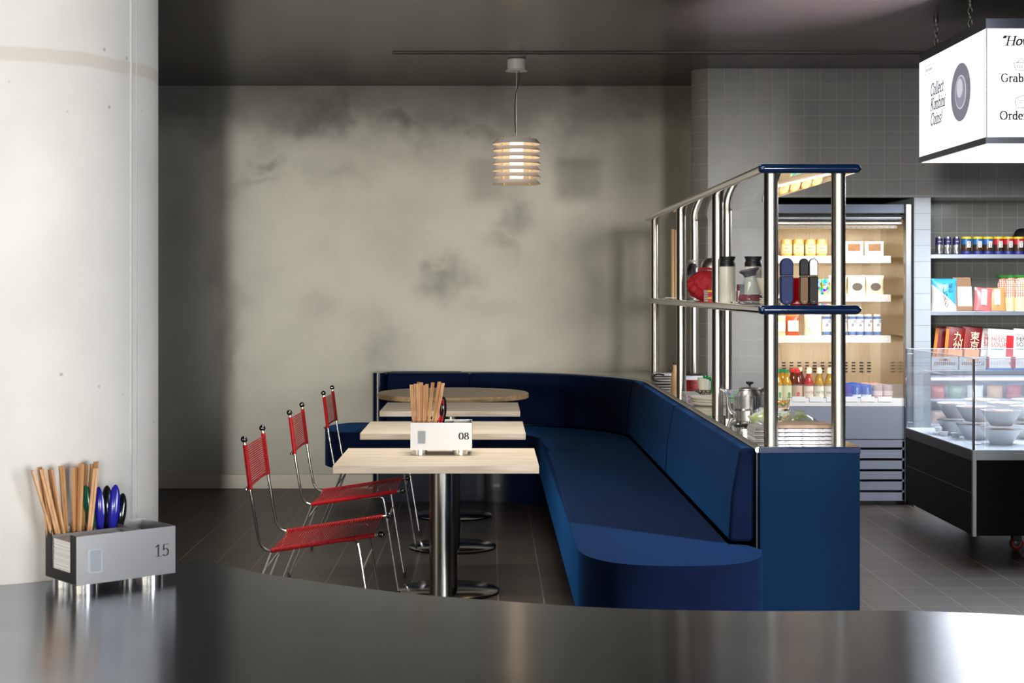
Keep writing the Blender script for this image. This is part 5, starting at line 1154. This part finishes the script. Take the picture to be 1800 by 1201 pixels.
# ================================================================== THINGS ON THE LEDGE
def book_stack(x0, x1, y0, y1, n, th, fmt, cols, group, base=ZL, jit=.002):
    nm = ['bottom', 'second', 'third', 'fourth', 'fifth', 'sixth', 'seventh']
    for k in range(n):
        j = random.uniform(-jit, jit); w = (x1-x0)/2; d = (y1-y0)/2
        t = thing('book', fmt % ('top' if k == n-1 else nm[k]+(' from below' if k else '')), 'book', ((x0+x1)/2+j, (y0+y1)/2+j, base+k*th), 0, group)
        bm = nb(); box(bm, -w, w, -d, -d+.0012, 0, th*.96); box(bm, -w, w, -d, d, 0, .0009); box(bm, -w, w, -d, d, th*.96-.0009, th*.96); obj('cover', bm, cols[k % len(cols)], t, smooth=0)
        bm = nb(); box(bm, -w+.002, w-.002, -d+.0014, d-.003, .0009, th*.96-.0009); obj('pages', bm, M_paper, t)
M_sp = mat('printed spine', lin(214, 214, 224), .5); nt = M_sp.node_tree
wv = nt.nodes.new('ShaderNodeTexNoise'); wv.inputs['Scale'].default_value = 1; mpn = nt.nodes.new('ShaderNodeMapping'); mpn.inputs['Scale'].default_value = (45, 30, 320); tcc = nt.nodes.new('ShaderNodeTexCoord')
nt.links.new(tcc.outputs['Object'], mpn.inputs[0]); nt.links.new(mpn.outputs[0], wv.inputs['Vector'])
rmp = nt.nodes.new('ShaderNodeValToRGB'); rmp.color_ramp.elements[0].position = .36; rmp.color_ramp.elements[0].color = lin(90, 92, 104); rmp.color_ramp.elements[1].position = .42; rmp.color_ramp.elements[1].color = lin(222, 222, 230)
nt.links.new(wv.outputs[0], rmp.inputs[0]); nt.links.new(rmp.outputs[0], nt.nodes['Principled BSDF'].inputs['Base Color'])
M_btop = mat('book brown cover', lin(170, 140, 116), .5, noise=((40, 40, 40), .5))
book_stack(1.046, 1.245, 5.562, 5.705, 5, .0145, 'white art book with sketchy spine between the front poles, %s', [M_sp, M_sp, M_sp, M_sp, M_btop], 'white art books between the front poles')
book_stack(.990, 1.036, 5.72, 5.90, 6, .0075, 'thin grey magazine left of the front pole, %s', [cm(190, 190, 184), cm(150, 150, 148)], 'magazines left of the front pole')
M_jade = mat('jade glaze', lin(196, 206, 178), .15); nt = M_jade.node_tree; n_ = nt.nodes.new('ShaderNodeTexNoise'); n_.inputs['Scale'].default_value = 14; r_ = nt.nodes.new('ShaderNodeValToRGB'); r_.color_ramp.elements[0].position = .36; r_.color_ramp.elements[0].color = lin(170, 184, 104)
r_.color_ramp.elements[1].position = .48; r_.color_ramp.elements[1].color = lin(206, 216, 208); q = r_.color_ramp.elements.new(.28); q.color = lin(190, 120, 60); tcn = nt.nodes.new('ShaderNodeTexCoord'); nt.links.new(tcn.outputs['Object'], n_.inputs['Vector']); nt.links.new(n_.outputs[0], r_.inputs[0]); nt.links.new(r_.outputs[0], nt.nodes['Principled BSDF'].inputs['Base Color'])
for px, D, lb in ((1345, 6.12, 'green glazed lidded rice bowl left of the front pole'), (1405, 5.97, 'green glazed lidded rice bowl right of the front pole above the art books')):
    t = thing('lidded_bowl', lb, 'bowl', (at(px, D), D, ZL), 0, 'green glazed lidded bowls')
    bm = nb(); lathe(bm, [(0, 0), (.020, 0), (.022, .008), (.045, .022), (.0590, .048), (.0585, .050), (.054, .048), (0, .03)], seg=40); obj('bowl', bm, M_jade, t, smooth=50); t.scale = (1.14, 1.14, 1.14)
    bm = nb(); lathe(bm, [(.051, .044), (.044, .056), (.024, .066), (.020, .068), (.021, .079), (.018, .079), (.017, .070), (0, .070)], seg=40); obj('lid', bm, M_jade, t, smooth=50)
# glasses on black tray
t = tag(obj('black_tray', (lambda b: (box(b, -.105, .135, -.055, .055, 0, .006), b)[1])(nb()), M_blackgl, None, (1.115, 6.37, ZL), bevel=.002), 'thin glossy black tray under the stacked glasses', 'tray')
def tumbler(x, y, z, label):
    t = thing('drinking_glass', label, 'glass', (x, y, z), 0, 'stacked clear drinking glasses')
    bm = nb(); lathe(bm, [(0, 0), (.028, 0), (.029, .003), (.034, .058), (.0315, .058), (.027, .009), (0, .009)], seg=12); obj('glass', bm, M_glass, t, smooth=20)
for k, px in enumerate((1306, 1336, 1377)):
    x = at(px, 6.37)+(0 if k < 2 else -.004)
    for j in range(2): tumbler(x, 6.37, ZL+.0065+.0515*j+(.0068 if j else 0)*0, '%s clear glass of the %s pair on the black tray' % (('lower', 'upper')[j], ('left', 'middle', 'right')[k]))
# kettle
kx, ky = at(1318, 6.80), 6.80
t = thing('gooseneck_kettle', 'brushed steel gooseneck kettle with a black knob behind the glasses', 'kettle', (kx, ky, ZL))
bm = nb(); lathe(bm, [(0, .0), (.070, 0), (.074, .008), (.070, .05), (.060, .09), (.050, .112), (.047, .116), (0, .116)], seg=48); obj('body', bm, M_steel, t, smooth=60)
bm = nb(); lathe(bm, [(.050, .116), (.048, .122), (.02, .128), (0, .128)], seg=40); obj('lid', bm, M_steel, t, smooth=60)
bm = nb(); lathe(bm, [(0, .128), (.005, .128), (.005, .136), (.016, .144), (.018, .149), (.016, .151), (0, .151)], seg=28); obj('knob', bm, M_black, t, smooth=50)
bm = nb(); pts = cr([(-.068, -.012, .012), (-.085, -.016, .020), (-.100, -.022, .050), (-.104, -.026, .085), (-.115, -.030, .112), (-.136, -.032, .122)], 6); tube(bm, pts, [.010-.005*k/(len(pts)-1) for k in range(len(pts))], 12); obj('spout', bm, M_steel, t, smooth=60)
bm = nb(); tube(bm, cr([(.052, 0, .108), (.066, 0, .122), (.088, -.004, .130), (.104, -.006, .12), (.108, -.006, .08), (.104, -.006, .045)], 5), [.006]*6+[.009]*20, 10); obj('handle', bm, M_black, t, smooth=60)
# white dishes
for k in range(3):
    t_ = tag(obj('oval_dish', (lambda b: (lathe(b, [(0, 0), (.07, 0), (.092, .014), (.095, .018), (.090, .018), (.068, .004), (0, .004)], seg=40, sx=1.0, sy=1.2), b)[1])(nb()), mat('cream china', lin(224, 220, 204), .2), None, (1.065, 7.42, ZL+.0005+k*.0115), smooth=50), '%s cream china dish of the stack behind the second pole' % ('bottom', 'middle', 'top')[k], 'dish', 'stack of cream dishes')
bm = nb(); lathe(bm, [(0, 0), (.017, 0), (.019, .035), (.017, .035), (.015, .003), (0, .003)], seg=24); tag(obj('steel_cup', bm, M_steel, None, (1.105, 7.06, ZL), smooth=50), 'small steel cup left of the kettle', 'cup')
M_pat = mat('patterned print', lin(150, 140, 160), .5); nt = M_pat.node_tree; vv = nt.nodes.new('ShaderNodeTexVoronoi'); vv.inputs['Scale'].default_value = 70; tcn = nt.nodes.new('ShaderNodeTexCoord'); nt.links.new(tcn.outputs['Object'], vv.inputs['Vector']); mxn = nt.nodes.new('ShaderNodeMix'); mxn.data_type = 'RGBA'; mxn.inputs[0].default_value = .45; nt.links.new(vv.outputs['Color'], mxn.inputs[6]); mxn.inputs[7].default_value = lin(150, 150, 160); nt.links.new(mxn.outputs[2], nt.nodes['Principled BSDF'].inputs['Base Color'])
bm = nb(); box(bm, -.05, .05, -.05, .05, 0, .035); tag(obj('patterned_tin', bm, M_pat, None, (1.245, 7.95, ZL), bevel=.003), 'multicoloured patterned tin behind the kettle spout', 'tin')
book_stack(.985, 1.055, 7.68, 7.88, 4, .009, 'patterned magazine left of the cream dishes, %s', [M_pat, cm(176, 176, 172)], 'patterned magazines on the ledge')
t = thing('patterned_mug', 'cream cup set in a brown hexagon patterned box, hung with green beads', 'cup', (at(1236, 8.0), 8.0, ZL))
bm = nb(); lathe(bm, [(0, .035), (.024, .035), (.030, .098), (.028, .098), (.022, .04), (0, .04)], seg=32); obj('cup', bm, MC['cream glaze'], t, smooth=50)
M_hex = mat('hexagon print', lin(120, 100, 88), .6); nt = M_hex.node_tree; vv = nt.nodes.new('ShaderNodeTexVoronoi'); vv.feature = 'DISTANCE_TO_EDGE'; vv.inputs['Scale'].default_value = 85; tcn = nt.nodes.new('ShaderNodeTexCoord'); nt.links.new(tcn.outputs['Object'], vv.inputs['Vector']); cr_ = nt.nodes.new('ShaderNodeValToRGB'); cr_.color_ramp.elements[0].position = .1; cr_.color_ramp.elements[0].color = lin(60, 44, 36); cr_.color_ramp.elements[1].position = .2; cr_.color_ramp.elements[1].color = lin(190, 172, 150); nt.links.new(vv.outputs[0], cr_.inputs[0]); nt.links.new(cr_.outputs[0], nt.nodes['Principled BSDF'].inputs['Base Color'])
bm = nb(); lathe(bm, [(0, 0), (.036, 0), (.036, .036), (0, .036)], seg=6, sx=1.3); obj('patterned_box', bm, M_hex, t, smooth=0)
t = thing('bead_string', 'string of shiny green wooden beads draped over the cream cup', 'beads', (at(1236, 8.0), 7.945, ZL))
for k, (dx, z) in enumerate(((-.0, .106), (.015, .102), (.028, .097), (.038, .088), (.041, .073), (.040, .058), (.038, .044), (.036, .028), (.012, .106))[:8]):
    bm = nb(); ball(bm, (dx, 0, z), .0093, 16, 10); obj('bead', bm, mat('green bead', lin(10, 130, 60), .12), t, smooth=80)
bm = nb(); tube(bm, [(0, 0, .106), (.028, 0, .097), (.041, 0, .073), (.036, 0, .028), (.036, 0, .001)], .001, 5); obj('thread', bm, M_white, t)
for k in range(2):
    t = thing('red_carton', ('upper' if k else 'lower')+' of two small red cartons lettered OK', 'carton', (at(1217, 8.35), 8.35, ZL+k*.033), 0, 'red cartons lettered OK')
    bm = nb(); box(bm, -.032, .032, -.02, .02, 0, .032); obj('carton', bm, cm(190, 26, 40, .4), t, bevel=.001)
    text_mesh('carton_text', 'OK', .034, cm(60, 20, 20), t, (-.022, -.0205, .005))
t = thing('wooden_flask', 'short pale wooden bottle with a black cord loop on the ledge', 'bottle', (at(1186, 8.8), 8.8, ZL))
bm = nb(); lathe(bm, [(0, 0), (.022, 0), (.024, .01), (.022, .06), (.013, .09), (.012, .125), (0, .127)], seg=24); obj('body', bm, mat('maple bottle', lin(206, 168, 122), .4), t, smooth=60)
bm = nb(); cyl(bm, 0, 0, .1275, .137, .010, 16); obj('stopper', bm, M_black, t)
bm = nb(); tube(bm, [(-.013-.010+.010*math.cos(a), -.004, .105+.012*math.sin(a)) for a in [2*PI*k/14 for k in range(15)]], .0016, 6); obj('cord_loop', bm, M_black, t)
nm = ('bottom', 'second', 'third', 'top')
for k in range(4):
    t = thing('folded_tote', '%s of the folded black and white totes at the far end of the ledge' % nm[k], 'bag', (1.045, 9.08, ZL+k*.0150), 0, 'folded totes at the far end of the ledge')
    bm = nb(); box(bm, -.075, .07, -.075, .075, 0, .0145); obj('fabric', bm, M_white if k % 2 else cm(196, 194, 188), t, bevel=.005)
    bm = nb(); box(bm, -.077, .072, -.0775, -.0755, .0, .005); obj('black_hem', bm, M_black, t)
    if k == 3: bm = nb(); tube(bm, cr([(-.02, -.079, .010), (-.06, -.082, .016), (-.085, -.080, .0), (-.079, -.080, -.02), (-.04, -.080, -.028)], 5), .004, 8); obj('strap', bm, M_black, t)
t = thing('lidded_carton', 'white carton with a black lid behind the red cartons', 'carton', (1.225, 9.2, ZL))
bm = nb(); box(bm, -.055, .055, -.05, .05, 0, .042); obj('carton', bm, cm(206, 210, 216), t, bevel=.003)
bm = nb(); box(bm, -.057, .057, -.052, .052, .042, .052); obj('lid', bm, M_black, t, bevel=.004)
